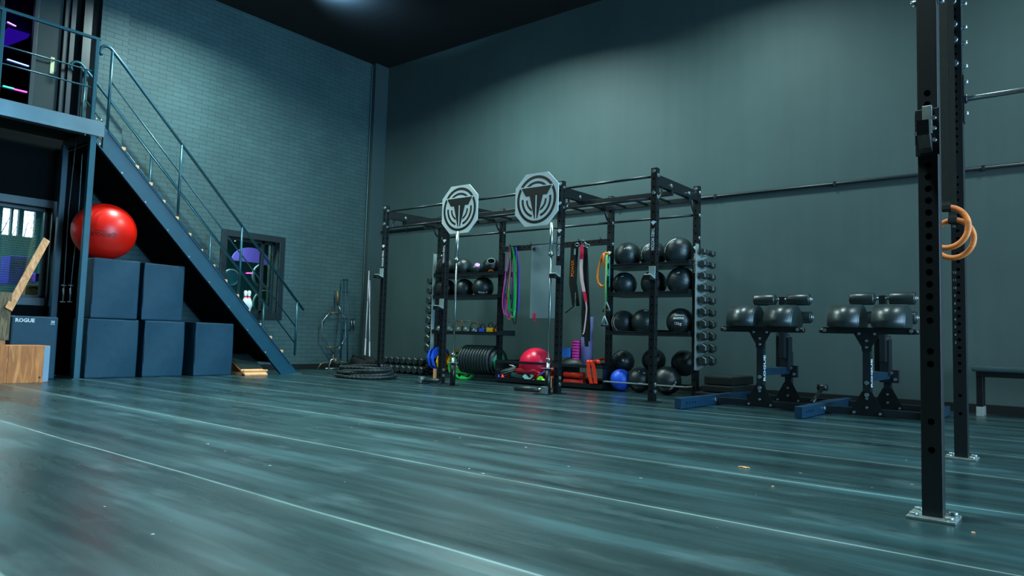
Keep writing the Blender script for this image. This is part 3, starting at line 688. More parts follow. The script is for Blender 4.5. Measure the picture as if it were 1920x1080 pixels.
for i, (tp, bt) in enumerate((((692, 508), (684, 668)), ((693, 526), (694, 668)))):
    a, b = HY(tp[0], tp[1], 9.30), HY(bt[0], bt[1], 8.9); b.z = max(b.z, .02); a.x = max(a.x, XL+.15)
    t = thing('aluminium_bar', ('taller' if i == 0 else 'shorter')+' silver bar leaning in the room corner behind the black bag', 'bar', (b.x, b.y, 0), 'silver bars leaning in the corner')
    b = Vector((b.x, b.y, .02)); d_ = a-b; m = MB(); m.cyl(b, a, .010, n=10); m.build('shaft', BARM, t)
    m = MB(); m.cyl(b+d_*.68, a, .0135, n=12).cyl(b, b+d_*.3, .0135, n=12); m.build('sleeve', mk('pale_bar_sleeve', 'c0c2ca', .5, .3, .5, 0), t)
# black bag
c = HY(682, 676, 8.3); c.z = .15
m = MB(); m.sph(c, .25, 28, 16, (1.35, .8, .62)); bm = m.bm
for v in bm.verts:
    d_ = v.co-c; v.co += d_*(.10*math.sin(d_.x*17)*math.cos(d_.z*23+1)+.06*math.sin(d_.y*31+d_.x*9)); v.co.z = max(v.co.z, .0)
t = thing('equipment_bag', 'crumpled black bag on the floor behind the coiled rope', 'bag', (c.x, c.y, 0)); m.build('bag_body', WBLK, t)
m = MB(); m.strip([c+Vector((-.25, -.1, .05)), c+Vector((-.1, -.14, .17)), c+Vector((.12, -.12, .15)), c+Vector((.25, -.1, .02))], YA, .03); m.build('strap', WBLK, t)
# battle rope coiled round the rig foot
rc = Vector((-8.83, 7.36, 0)); t = thing('battle_rope', 'thick black battle rope coiled on the floor around the left rig foot', 'rope', rc)
pts = []; N = 420; turns = 4.9
for i in range(N):
    a = 2*PI*turns*i/N-2.6; lay = i/N*turns; k = int(lay); f = lay-k; f = f*f*(3-2*f)
    offs = [(0, 0, .47, .028), (.07, .03, .43, .055), (-.06, -.02, .40, .095), (.04, .05, .45, .115), (-.08, .02, .37, .160), (.05, -.03, .42, .175), (0, 0, .36, .21)]
    A_, B_ = offs[k], offs[min(k+1, 6)]; ox, oy, rr_, zz_ = [A_[q]*(1-f)+B_[q]*f for q in range(4)]
    pts.append(rc+Vector((ox+rr_*1.08*math.cos(a)+.015*math.sin(3*a+lay), oy+rr_*.85*math.sin(a), zz_+.008*math.sin(2*a+k))))
m = MB(); m.tube(pts, .024, 10); m.build('rope_body', ROPE, t)
m = MB()
for i in range(0, N-1, 2):      # raised strands
    p0, p1 = pts[i], pts[i+1]; d_ = (p1-p0).normalized(); u, v = frame(d_)
    for s0 in (0, 2.1, 4.2):
        an = s0+i*.9; m.tube([p0+u*.023*math.cos(an)+v*.023*math.sin(an), p1+d_*.01+u*.023*math.cos(an+.9)+v*.023*math.sin(an+.9)], .0075, 5)
m.build('strand', RUB2, t)
m = MB(); e0 = pts[0]; m.cyl(e0, e0+(pts[0]-pts[3]).normalized()*.16, .03, n=12); m.build('end_cap', STEELBLK, t)

# ------------------------------------------------------------------ storage rig
RG = thing('storage_rig', 'long black multi bay storage rig with monkey bars against the back wall', 'rig', (-6.3, 8.1, 0))
YFR, YBK, HT, UW = 7.50, 8.67, 2.75, .076
FX = [-8.66, -7.31, -5.245, -3.90]; BX = [-8.58, -7.20, -5.20, -3.90]
def upright(xr, yf):
    m = MB(); x0, x1 = xr-UW, xr; m.bx(x0, x1, yf, yf+UW, .008, HT, .004)
    m.mat(1)
    k = 0; z = .12
    while z < HT-.06:
        m.cyl((xr-UW/2, yf-.0006, z), (xr-UW/2, yf+.0, z), .0105, n=10, smooth=False)
        m.cyl((xr+.0006, yf+UW/2, z), (xr, yf+UW/2, z), .0105, n=10, smooth=False); z += .1
    m.build('upright', [STEELBLK, HOLE], RG)
    m = MB(); m.bx(x0-.05, x1+.05, yf-.05, yf+UW+.05, 0, .008, .002); m.build('foot_plate', STEELBLK, RG)
for x in FX: upright(x, YFR)
for x in BX: upright(x, YBK)
bolt_me = None
def bolt(p, ax, r=.019, d=.014):
    m = MB(); p = Vector(p); ax = Vector(ax); m.cyl(p, p+ax*d*.45, r*1.25, n=14).cyl(p+ax*d*.45, p+ax*d, r*.85, n=6, smooth=False)
    return m
_bolt = {}
def addbolt(p, axk, parent=RG):
    ax = {'y': -YA, 'x': XA}[axk]
    if axk not in _bolt:
        o = bolt((0, 0, 0), ax).build('bolt', BOLT, parent, local=True); _bolt[axk] = o
    else:
        o = _bolt[axk].copy(); COL.objects.link(o); o.parent = parent
    o.location = Vector(p)-parent.location; return o
for x in FX:
    xc = x-UW/2
    for z in (HT-.04, HT-.30): addbolt((xc, YFR, z), 'y'); addbolt((x, YFR+UW/2, z-.05), 'x')
    for z in (.12, .20): addbolt((x, YFR+UW/2, z), 'x')
for x in BX:
    for z in (2.71,): addbolt((x-UW/2, YBK, z), 'y'); addbolt((x, YBK+UW/2, z-.05), 'x')
    addbolt((x, YBK+UW/2, 2.36), 'x'); addbolt((x, YBK+UW/2, 2.06), 'x')
for x, xb in zip(FX, BX):
    m = MB(); a = Vector((x-UW/2, YFR+UW, 2.61)); b = Vector((xb-UW/2, YBK, 2.61)); d_ = (b-a); R = Matrix((XA, d_.normalized(), ZA)).transposed()
    m.box((a+b)/2, (.06, d_.length, .13), R, .003); m.build('crossmember', STEELBLK, RG)
    for yy in (7.90, 8.40): addbolt((x+(xb-x)*(yy-YFR)/(YBK-YFR)-.008, yy, 2.60), 'x')
    for (yy, sg, xx) in ((YFR+UW, 1, x-UW/2), (YBK, -1, xb-UW/2)):
        m = MB(); m.tube([Vector((xx, yy, 2.36))]+[Vector((xx, yy+sg*.13*math.sin(t), 2.55-.17*math.cos(t))) for t in [PI/2*i/6 for i in range(0, 7)]]+[Vector((xx, yy+sg*.13, 2.56))], .014, 8); m.build('gusset_handle', STEELBLK, RG)
def rbar(x0, x1, y, z, r=.017, mat=None, name='pull_up_bar'):
    m = MB(); m.cyl((x0, y, z), (x1, y, z), r, n=12); m.build(name, mat or STEELTEAL, RG)
for a, b in zip(FX, FX[1:]):
    rbar(a, b-UW, YFR+UW/2, 2.655); rbar(a, b-UW, YFR+UW/2, 2.39)
for a, b in zip(BX, BX[1:]): rbar(a, b-UW, YBK+UW/2, 2.37)
for yy in (7.92, 8.42):
    m = MB(); m.bx(FX[0]-.05, FX[-1], yy-.025, yy+.025, 2.485, 2.545, .003); m.build('ladder_rail', STEELTEAL, RG)
xx = FX[0]+.18
while xx < FX[-1]-.1:
    m = MB(); m.cyl((xx, 7.945, 2.515), (xx, 8.395, 2.515), .017, n=10); m.build('ladder_rung', STEELBLK, RG); xx += .33
# rack lettering on the front faces
for x, yf in [(FX[0], YFR), (FX[1], YFR), (FX[2], YFR), (FX[3], YFR), (BX[3], YBK), (BX[2], YBK)]:
    zt = 2.06 if yf == YFR else 1.90
    m = MB(); m.text('THIRD MOTION', .058, (x-UW/2-.004, yf-.001, zt-.165), -ZA, XA, .0, bold=.015, xs=.62)
    m.prism([(-.025, 0), (.012, .045), (.028, .0), (.012, -.03)], (x-UW/2, yf-.001, zt+.03), ZA, XA, -YA, 0, .001); m.build('lettering', WHITE, RG)
# J hooks
def jhook(xr, z, label, yf=YFR):
    t = thing('j_hook', label, 'j hook', (xr-UW/2, yf, z), 'j hooks on the rig uprights')
    m = MB(); m.bx(-.043, .043, -.012, -.001, -.02, .14, .003).bx(-.048, -.040, -.012, .08, .0, .09, .002).bx(-.043, .043, -.13, -.012, -.03, -.012, .003).bx(-.043, .043, -.142, -.13, -.03, .025, .003); m.build('bracket', STEELBLK, t, local=True)
    m = MB(); m.bx(-.036, .046, -.026, -.012, -.012, .135, .003); m.box((.0, -.07, .012), (.085, .115, .012), Euler((-.35, 0, 0)), .003); m.build('liner', GREYM, t, local=True, label='pale grey plastic liner')
jhook(FX[0], 1.60, 'black j hook with grey liner on the leftmost front upright'); jhook(FX[1], 1.10, 'black j hook on the front upright beside the left vertical barbell')
jhook(FX[2], 1.50, 'black j hook on the front upright by the hanging grey mat'); jhook(FX[3], 1.44, 'black j hook on the front upright before the medicine balls')
# shelves
def shelf(x0, x1, z, y0=8.53, y1=9.0, lip=.05, name='shelf_tray'):
    m = MB(); m.bx(x0, x1, y0, y0+.006, z-lip*.5, z+lip*.5).bx(x0, x1, y1-.006, y1, z-.02, z+.06).bx(x0, x1, y0, y1, z-lip*.5, z-lip*.5+.004)
    m.bx(x0, x0+.005, y0, y1, z-.025, z+.05).bx(x1-.005, x1, y0, y1, z-.025, z+.05).bx(x0, x1, y0-.006, y0+.006, z+lip*.5-.004, z+lip*.5+.004, .001)
    m.build(name, STEELTEAL, RG)
SR = (-5.19, -3.96); SL = (-8.58, -7.16)
ZR = (1.72, 1.335, .80); 
for z in ZR: shelf(*SR, z)
for z in (1.70, 1.34, .75): shelf(*SL, z)
m = MB(); m.bx(SR[0], SR[1], 8.50, 8.525, .125, .14, .003).bx(SR[0], SR[0]+.02, 8.5, 8.95, .125, .14).bx(SR[1]-.02, SR[1], 8.5, 8.95, .125, .14).bx(-4.68, -4.665, 8.50, 8.95, .125, .14); m.build('bottom_rail', GREYM, RG)
m = MB(); m.bx(SL[0], SL[1], 8.50, 8.525, .085, .10, .003).bx(SL[0], SL[1], 8.9, 8.925, .085, .10, .003).bx(SL[0], SL[0]+.02, 8.5, 8.925, .085, .10).bx(SL[1]-.02, SL[1], 8.5, 8.925, .085, .10); m.build('bottom_rail', STEELBLK, RG)
# middle bay: hook beam and double tray
m = MB(); m.bx(BX[1], BX[2]-UW, YBK+.0, YBK+.05, 2.055, 2.14, .003); m.mat(1)
x = BX[1]+.08
while x < BX[2]-UW-.05: m.cyl((x, YBK-.0006, 2.10), (x, YBK, 2.10), .010, n=8, smooth=False); x += .09
m.build('hook_beam', [STEELBLK, HOLE], RG)
T0, T1 = -7.15, -5.21
m = MB(); m.bx(T0, T1, 8.52, 8.54, .305, .345, .002).bx(-6.05, T1, 8.54, 9.12, .300, .306).bx(T0, T1, 9.10, 9.12, .30, .36); m.build('upper_tray', STEELTEAL, RG)
m = MB(); m.bx(T0, T1, 8.52, 8.53, .02, .085, .002).bx(T0, T1, 8.52, 9.12, .02, .026).bx(T0, T1, 9.11, 9.12, .02, .10); m.build('lower_tray', STEELBLK, RG)
for x in (T0, T1-.006, -5.99):
    m = MB(); m.bx(x, x+.006, 8.52, 9.12, .02, .345); m.build('tray_end', STEELBLK, RG)

# logo signs
SIGNG = mk('pale_sign_face', 'd4e0dc', .5, 0, .4, .04)
def sign(cx, cz, s, label, grp):
    yb = YFR-.02; t = thing('logo_sign', label, 'sign', (cx, yb, cz-s/2), grp)
    h = s/2; k = s*.245; o = Vector((cx, yb, cz)); w = -YA
    m = MB(); m.prism([(-h+k, h), (h-k, h), (h, h-k), (h, -h+k), (h-k, -h), (-h+k, -h), (-h, -h+k), (-h, h-k)], o, XA, ZA, w, 0, .012); m.build('sign_plate', SIGNG, t, label='pale grey cut cornered plate')
    a = .012; m = MB()
    m.arcband(o, XA, ZA, w, s*.40, s*.455, 0, 2*PI, a, a+.0015, 64)
    m.arcband(o, XA, ZA, w, s*.30, s*.345, PI*.19-0, PI*.81, a, a+.0015, 24)
    m.arcband(o, XA, ZA, w, s*.30, s*.345, -PI*1.02+0, -PI*.60, a, a+.0015, 24); m.arcband(o, XA, ZA, w, s*.30, s*.345, -PI*.40, PI*.02+.1, a, a+.0015, 24)
    m.arcband(o, XA, ZA, w, s*.20, s*.238, -PI*1.0, -PI*.63, a, a+.0015, 18); m.arcband(o, XA, ZA, w, s*.20, s*.238, -PI*.37, 0.0, a, a+.0015, 18)
    m.build('ring_print', BLACKPR, t)
    T = [(-.355, .235), (.355, .235), (.245, .075), (.155, .075), (.034, -.36), (-.034, -.36), (-.155, .075), (-.245, .075)]
    m = MB(); m.prism([(x*1.11*s*1.0, (z*1.07+.004)*s) for x, z in T], o, XA, ZA, w, a+.0015, a+.003); m.build('emblem_outline', SIGNG, t)
    m = MB(); m.prism([(x*s, z*s) for x, z in T], o, XA, ZA, w, a+.003, a+.0045); m.build('emblem', BLACKPR, t)
    m = MB(); m.bx(cx-.013*s, cx+.013*s, yb-a-.0055, yb-a-.0045, cz-.37*s, cz+.08*s); m.build('emblem_slit', SIGNG, t)
    m = MB()
    for z in (2.655, 2.39):
        for dx in (-.12, .12): m.bx(cx+dx-.015, cx+dx+.015, yb, YFR+.02, z-.025, z+.025, .003)
    m.build('bar_clamp', STEELBLK, t)
sign(-7.035, 2.53, .70, 'left of two pale octagonal signs with a black ringed T emblem', 'logo signs on the rig')
sign(-5.645, 2.535, .71, 'right of two pale octagonal signs with a black ringed T emblem', 'logo signs on the rig')
# vertical barbells in tube holders
def barbell(x, y, label, holder_label):
    th = thing('barbell_holder', holder_label, 'holder', (x, y, 0), 'floor tube holders for the upright barbells')
    m = MB(); m.bx(-.07, .07, -.07, .07, 0, .008, .002); m.build('floor_plate', STEELBLK, th, local=True)
    m = MB(); m.lathe([(.030, .008), (.038, .008), (.038, .33), (.030, .33)], (0, 0, 0), ZA, 20, True); m.build('tube', STEELBLK, th, local=True)
    m = MB(); m.bx(-.075, .05, -.05, .05, .315, .323, .002); m.build('top_plate', GREYM, th, local=True)
    t = thing('barbell', label, 'barbell', (x, y, .01), 'barbells stored upright at the rig')
    m = MB(); m.cyl((0, 0, .44), (0, 0, 1.77), .014, n=14); m.build('shaft', CHROME, t, local=True)
    for z0, z1, c in ((.0, .40, .40), (1.79, 2.18, 1.76)):
        m = MB(); m.cyl((0, 0, z0), (0, 0, z1), .025, n=18); m.build('sleeve', mk('sleeve_steel', 'b0b8b8', .3, .9, .5, 0), t, local=True)
    m = MB(); m.cyl((0, 0, .40), (0, 0, .44), .034, n=18).cyl((0, 0, 1.75), (0, 0, 1.79), .034, n=18); m.build('collar', CHROME, t, local=True)
barbell(-6.99, 7.40, 'upright silver barbell beneath the left octagonal sign', 'black tube holder of the left upright barbell')
barbell(-5.34, 7.41, 'upright dark shafted barbell beneath the right octagonal sign', 'black tube holder of the right upright barbell')
# landmine tubes on the floor at the rig feet
def landmine(p, rz, label):
    t = thing('landmine_sleeve', label, 'landmine', p, None, rz)
    m = MB(); m.lathe([(.028, 0), (.034, 0), (.034, .34), (.028, .34)], (0, 0, .055), XA, 18, True); m.build('tube', RUB2, t, local=True)
    m = MB(); m.cyl((-.06, 0, .055), (.01, 0, .055), .026, n=14).bx(-.12, -.05, -.035, .035, .01, .10, .004); m.build('pivot', GALV, t, local=True)
    m = MB(); m.bx(-.16, .05, -.06, .06, 0, .01, .002); m.build('base_plate', STEELBLK, t, local=True)
p = HZ(822, 722); landmine((-7.42, 7.28, 0), math.radians(-8), 'black landmine tube on the floor at the foot of the left barbell upright')
landmine((-5.36, 7.24, 0), math.radians(188), 'black landmine tube on the floor at the foot of the right barbell upright')
for x, lb in ((-7.44, 'small tan wooden wedge at the foot of the left barbell upright'), (-5.37, 'small tan wooden wedge at the foot of the middle upright')):
    o = MB().box((x, 7.50, .14), (.035, .05, .14), None, .003).build('wooden_wedge', TREADW, origin=(x, 7.5, .07)); tag(o, lb, 'wood block')

# ------------------------------------------------------------------ medicine balls
def mball(px, py, y, z, r, label, grp, mat=LEATH, txt=None, dash=None, strip=None, seams=True):
    c = HY(px, py, y); c.z = z
    t = thing('medicine_ball', label, 'medicine ball', (c.x, c.y, c.z-r), grp)
    m = MB(); m.sph(c, r, 40, 24); m.build('ball_shell', mat, t)
    dv = (OC-c).normalized(); sd_ = ZA.cross(dv).normalized(); up = dv.cross(sd_)
    if seams:
        m = MB()
        for ax in (Vector((.3, .2, 1)).normalized(), Vector((1, -.3, .2)).normalized()):
            u, v = frame(ax); m.tube([c+u*r*.999*math.cos(2*PI*i/40)+v*r*.999*math.sin(2*PI*i/40) for i in range(40)], .0022, 4, True)
        m.build('seam', RUB, t)
    if txt or dash or strip:
        m = MB()
        if txt:
            for s, sz, a, b, rot in txt:
                cr, sr = math.cos(rot), math.sin(rot); u = sd_*cr+up*sr; v = up*cr-sd_*sr
                m.text(s, sz, c+dv*r+sd_*a+up*b, u, v, .001, (c, r), bold=.02)
        if dash:        # rows of short white slashes along an arc
            for (th0, th1, rad, nn) in dash:
                for i in range(nn):
                    th = th0+(th1-th0)*i/nn; dirp = (dv*math.sqrt(max(0, 1-rad*rad))+(sd_*math.cos(th)+up*math.sin(th))*rad).normalized(); q = c+dirp*(r+.001)
                    tang = (up*math.cos(th)-sd_*math.sin(th)); u = (tang+(sd_*math.cos(th)+up*math.sin(th))*.6).normalized(); v = dirp.cross(u).normalized(); u = v.cross(dirp)
                    m.prism([(-r*.055, -r*.014), (r*.055, -r*.014), (r*.055, r*.014), (-r*.055, r*.014)], q, u, v, dirp, -.002, .001)
        if strip:
            for (th0, th1, rad, wd) in strip:
                P = []
                for i in range(13):
                    th = th0+(th1-th0)*i/12; P.append(c+(dv*math.sqrt(max(0, 1-rad*rad))+(sd_*math.cos(th)+up*math.sin(th))*rad).normalized()*(r+.001))
                for a, b in zip(P, P[1:]):
                    dd = (b-a).normalized(); nn = (a-c).normalized(); ww = dd.cross(nn); m.box((a+b)/2, ((b-a).length*1.03, wd*r, .002), Matrix((dd, ww, nn)).transposed())
        m.build('printing', WHITE, t)
    return t
G1 = 'medicine balls in the right bay of the rig'; G2 = 'medicine balls in the left bay of the rig'
zs = [z-.021 for z in ZR]
mball(1177, 473, 8.76, zs[0]+.19, .19, 'large black medicine ball on the top right shelf, left of three', G1, txt=[('9 KG', .045, -.02, .13, .3)])
mball(1224, 471, 8.76, zs[0]+.185, .185, 'black medicine ball marked 12 on the top right shelf, middle of three', G1, txt=[('12', .06, -.085, .09, 1.2)], dash=[(1.9, 3.6, .82, 12)])
mball(1272, 468, 8.74, zs[0]+.20, .20, 'large black medicine ball with a white arc on the top right shelf, right of three', G1, strip=[(1.75, 3.2, .88, .06), (5.6, 5.8, .9, .06)])
mball(1171, 527, 8.76, zs[1]+.172, .172, 'black medicine ball at the left end of the second right shelf', G1, txt=[('6 KG', .03, -.05, .15, .1)])
mball(1226, 527, 8.80, zs[1]+.178, .178, 'black medicine ball on the second right shelf behind the front upright', G1, txt=[('14', .05, -.10, .08, .6)])
mball(1277, 527, 8.74, zs[1]+.19, .19, 'black medicine ball at the right end of the second right shelf', G1, txt=[('10', .05, -.05, .14, .3)])
mball(1169, 603, 8.76, zs[2]+.172, .172, 'black medicine ball with slashed white lettering on the third right shelf', G1, dash=[(2.6, 4.0, .93, 14), (2.7, 4.1, .78, 18)])
mball(1208, 604, 8.76, zs[2]+.178, .178, 'black medicine ball beside the slash lettered one, third right shelf', G1, strip=[(1.3, 1.6, .9, .06)])
mball(1276, 604, 8.74, zs[2]+.185, .185, 'black medicine ball lettered 12 at the right end of the third right shelf', G1, txt=[('TRAINING', .032, -.02, .105, -.05), ('MAXXX', .045, -.035, .055, 0), ('12kg', .055, -.04, -.02, 0)])
mball(1164, 712, 8.72, .155, .15, 'bright blue medicine ball at the bottom left of the right bay', G1, mat=BLUE, seams=False)
mball(1200, 701, 8.78, .172, .17, 'black medicine ball on the floor right of the blue ball', G1, txt=[('4', .04, -.02, .15, 0), ('16', .045, .07, .12, .2)])
mball(1251, 701, 8.74, .19, .188, 'black medicine ball lettered in white at the bottom of the right bay', G1, txt=[('ROGUE', .055, .10, -.09, .95)])
mball(1168, 676, 8.98, .40, .165, 'black medicine ball stacked above the blue one', G1, txt=[('8', .05, .0, .02, .1)], strip=[(1.6, 2.9, .85, .04)])
mball(1226, 668, 9.02, .44, .165, 'black medicine ball at the back of the bottom right pile, middle one', G1, txt=[('10', .045, -.06, .03, .1)])
mball(1283, 678, 8.98, .42, .175, 'plain black medicine ball stacked at the right of the bottom pile', G1)
zl = [1.70-.021, 1.34-.021, .75-.021]
mball(838, 490, 8.74, zl[0]+.18, .18, 'black medicine ball on the top left shelf behind the front upright', G2)
mball(868, 490, 8.74, zl[0]+.165, .165, 'black medicine ball with a white tick on the top left shelf', G2, txt=[('X', .04, .05, .14, .3)])
t = mball(895, 493, 8.74, zl[0]+.115, .115, 'small black medicine ball with a pale violet cap', G2, seams=False)
c = t.location+Vector((0, 0, .115)); m = MB(); dv = (OC-c).normalized(); q = (dv+ZA*.95-XA*.0).normalized(); u, v = frame(q); m.cyl(c+q*.098, c+q*.1165, .050, .042, n=24); m.build('cap_patch', PALEY, t)
# double grip ball with hole
c = HY(921, 490, 8.74); r = .148; c.z = zl[0]+r
t = thing('grip_medicine_ball', 'black medicine ball with an open grip hole and an orange patch', 'medicine ball', (c.x, c.y, c.z-r), G2)
dv = (OC-c).normalized(); hx = (dv+ZA*.95).normalized(); hr = .062; hh = math.sqrt(r*r-hr*hr)
prof = [(0, -r)]+[(r*math.cos(a), r*math.sin(a)) for a in [-PI/2+(math.asin(hh/r)+PI/2)*i/20 for i in range(1, 21)]]+[(hr*.92, hh-.01), (hr*.9, hh-.11), (0, hh-.12)]
m = MB(); m.lathe(prof, c, hx, 36); m.build('ball_shell', STEELTEAL, t)
m = MB(); u, v = frame(hx); m.tube([c+hx*hh+(u*math.cos(2*PI*i/32)+v*math.sin(2*PI*i/32))*hr for i in range(32)], .007, 8, True); m.build('hole_rim', TENT, t)
q = (dv-ZA*.75).normalized(); m = MB(); m.cyl(c+q*r*.90, c+q*r*1.012, .052, .046, n=24); m.build('orange_patch', ORANGE, t)
mball(836, 536, 8.74, zl[1]+.172, .172, 'black medicine ball at the left end of the second left shelf', G2, txt=[('5', .05, -.07, .05, .4)])
mball(871, 534, 8.72, zl[1]+.165, .165, 'black medicine ball in the middle of the second left shelf', G2)
mball(906, 533, 8.72, zl[1]+.175, .175, 'black medicine ball with bold white lettering at the right of the second left shelf', G2, txt=[('ROGUE', .055, .0, -.09, 0)])

# ------------------------------------------------------------------ kettlebells
def kettlebell(px, r, label, mat=GUNB, grip=None, bw=1.0, hh=.10, y=8.72):
    c = HY(px, 613, y); z0 = .731
    t = thing('kettlebell', label, 'kettlebell', (c.x, y, z0), 'kettlebells on the left shelf')
    m = MB(); m.sph((0, 0, r*.88), r, 24, 16, (1, 1, 1), -.88, 1); m.build('bell', mat, t, local=True)
    m = MB(); w = r*.95*bw; zt = r*1.5+hh
    m.tube([(-w*.72, 0, r*1.45), (-w, 0, r*1.9), (-w*.95, 0, zt-.025), (-w*.7, 0, zt), (w*.7, 0, zt), (w*.95, 0, zt-.025), (w, 0, r*1.9), (w*.72, 0, r*1.45)], .013, 10)
    m.build('handle', grip or mat, t, local=True); return t
kettlebell(826, .078, 'grey kettlebell at the far left of the kettlebell shelf', bw=.9)
kettlebell(845, .078, 'grey kettlebell directly left of the silver barbell', CHROME and GUNB)
kettlebell(862, .074, 'grey kettlebell with a worn copper handle right of the silver barbell', GUNB, mk('copper_worn_grip', 'a87b58', .4, .6, .5, .2), hh=.11)
kettlebell(876, .074, 'grey kettlebell with a plain grey handle, third right of the barbell row', GUNB, hh=.11)
kettlebell(891, .062, 'smaller grey kettlebell with a brass worn wide handle', GUNB, GOLD, 1.45, .10)
def multik(px, r, mat, label, y=8.72):
    c = HY(px, 613, y); t = thing('kettlebell', label, 'kettlebell', (c.x, y, .731), 'kettlebells on the left shelf')
    m = MB(); m.box((0, 0, r*.9), (r*2, r*1.5, r*1.7), None, r*.35); m.box((-r*.75, 0, r*1.65), (r*.5, r*.7, r*.6), Euler((0, .3, 0)), .008).box((r*.75, 0, r*1.65), (r*.5, r*.7, r*.6), Euler((0, -.3, 0)), .008); m.build('bell', mat, t, local=True)
    m = MB(); m.tube([(-r*.7, .0, r*1.6), (-r*.75, 0, r*2.6), (-r*.3, 0, r*3.1), (r*.3, 0, r*3.1), (r*.75, 0, r*2.6), (r*.7, 0, r*1.6)], .009, 8); m.build('handle', RUB, t, local=True)
multik(905, .055, BLUE, 'small bright blue kettlebell on the left shelf'); multik(920, .062, YEL, 'small yellow kettlebell beside the blue one')
multik(932, .055, ORANGE, 'small orange kettlebell at the right end of the kettlebell shelf', 8.78); multik(925, .038, RED, 'tiny red kettlebell behind the yellow one', 8.86)

# ------------------------------------------------------------------ bumper plates
xa = HY(877, 680, 8.74).x; xb_ = HY(929, 680, 8.74).x
proto = None
for i in range(11):
    x = xa+(xb_-xa)*i/10; r = .245-.002*i; lb = 'thick black bumper plate, %s from the left in the row of plates' % ORD[i]
    if proto is None:
        t = thing('bumper_plate', lb, 'weight plate', (x, 8.74, .07+.245), 'black bumper plates in the left bay')
        m = MB(); m.lathe([(.026, -.022), (.06, -.022), (.07, -.014), (.185, -.014), (.195, -.022), (.240, -.022), (.245, -.016), (.245, .016), (.240, .022), (.195, .022), (.185, .014), (.07, .014), (.06, .022), (.026, .022)], (0, 0, 0), XA, 48, True); m.build('rubber_disc', RUB2, t, local=True)
        m = MB(); m.lathe([(.025, -.024), (.045, -.024), (.045, .024), (.025, .024)], (0, 0, 0), XA, 24, True); m.build('hub', GALV, t, local=True); proto = t
    else: dup(proto, (x, 8.74, .07+.245), lb)
t = thing('bumper_plate', 'black plate with a green hub face at the right end of the plate row', 'weight plate', (xb_+.055, 8.74, .30), 'black bumper plates in the left bay')
m = MB(); m.lathe([(.026, -.02), (.21, -.02), (.215, .02), (.026, .02)], (0, 0, 0), XA, 40, True); m.build('rubber_disc', RUB2, t, local=True)
m = MB(); m.lathe([(.026, .02), (.15, .022), (.15, .026), (.026, .026)], (0, 0, 0), XA, 32, True); m.build('hub_face', mk('green_hub', '1b9a6a', .4, 0, .5, .1), t, local=True)
def gplate(c, nrm, r, mat, label, cat='weight plate', th=.035, n=10):
    t = thing('grip_plate', label, cat, c, 'coloured grip plates in the left bay'); c = Vector((0, 0, 0)); nrm = Vector(nrm).normalized(); u, v = frame(nrm)
    if v.z < 0: v = -v; u = -u
    m = MB(); prof = [(.026, -th/2), (r*.96, -th/2), (r, -th*.3), (r, th*.3), (r*.96, th/2), (.026, th/2)]; m.lathe(prof, c, nrm, n, True)
    for f in m.bm.faces: f.smooth = False
    m.build('plate_body', mat, t, local=True)
    m = MB()
    for k in range(3):
        a = PI/2+k*2*PI/3; d_ = u*math.cos(a)+v*math.sin(a); tt = -u*math.sin(a)+v*math.cos(a)
        m.prism([(math.cos(q)*r*.34, math.sin(q)*r*.13) for q in [2*PI*i/16 for i in range(16)]], c+d_*r*.62, tt, d_, nrm, -th*.52, th*.52)
    each(m, 'grip_slot', HOLE, t, True)
    m = MB(); m.lathe([(.024, -th*.55), (.042, -th*.55), (.042, th*.55), (.024, th*.55)], c, nrm, 20, True); m.build('hub', GALV, t, local=True)
pl = HY(822, 671, 8.74)
gplate((pl.x-.05, 8.76, .315), (1, -.12, .05), .215, BLUE, 'blue grip plate standing at the left end of the plate rail')
gplate((pl.x+.03, 8.76, .315), (1, -.12, .05), .21, BLUE, 'second blue grip plate just right of the leftmost blue one')
gplate((pl.x+.10, 8.76, .255), (1, -.12, .05), .155, YEL, 'yellow grip plate pressed against the two blue plates')
q = HY(853, 690, 8.84); gplate((q.x+.06, 8.84, .27), (.25, -1, .18), .205, YEL, 'yellow grip plate leaning behind the green plate')
q = HY(861, 696, 8.72); gplate((q.x, 8.70, .215), (.30, -1, .30), .20, GREEN, 'green grip plate leaning in front of the yellow plate')
q = HY(874, 708, 8.60); gplate((q.x, 8.57, .075), (.2, -.5, 1), .15, GREEN, 'second green grip plate lying low under the plate rail', n=10)

# ------------------------------------------------------------------ dumbbells
def dbell(r, L, hl, loc, label, cat, grp, rz=0):
    t = thing('hex_dumbbell', label, cat, loc, grp)
    for s in (-1, 1):
        m = MB(); y1 = s*L/2; y0 = s*(L/2-hl)
        m.cyl((0, y0, 0), (0, y0+s*hl*.12, 0), r*.8, r, 6, smooth=False, ph=PI/6).cyl((0, y0+s*hl*.12, 0), (0, y1-s*hl*.12, 0), r, r, 6, smooth=False, ph=PI/6).cyl((0, y1-s*hl*.12, 0), (0, y1, 0), r, r*.8, 6, smooth=False, ph=PI/6); m.build('head', DBHEAD, t, local=True)
    m = MB(); m.cyl((0, -L/2+hl, 0), (0, L/2-hl, 0), .015, n=12).sph((0, 0, 0), .019, 12, 8, (1, 2, 1)); m.build('handle', CHROME, t, local=True); return t
zR = [HX(1314, y, -3.80).z for y in (469, 492, 515, 538, 561, 584, 607, 630, 653, 677)]
pr = None
RK = thing('dumbbell_tree', 'pale zigzag dumbbell holder on the right end of the rig', 'dumbbell rack', (-3.86, 8.8, 0), 'zigzag dumbbell holders')
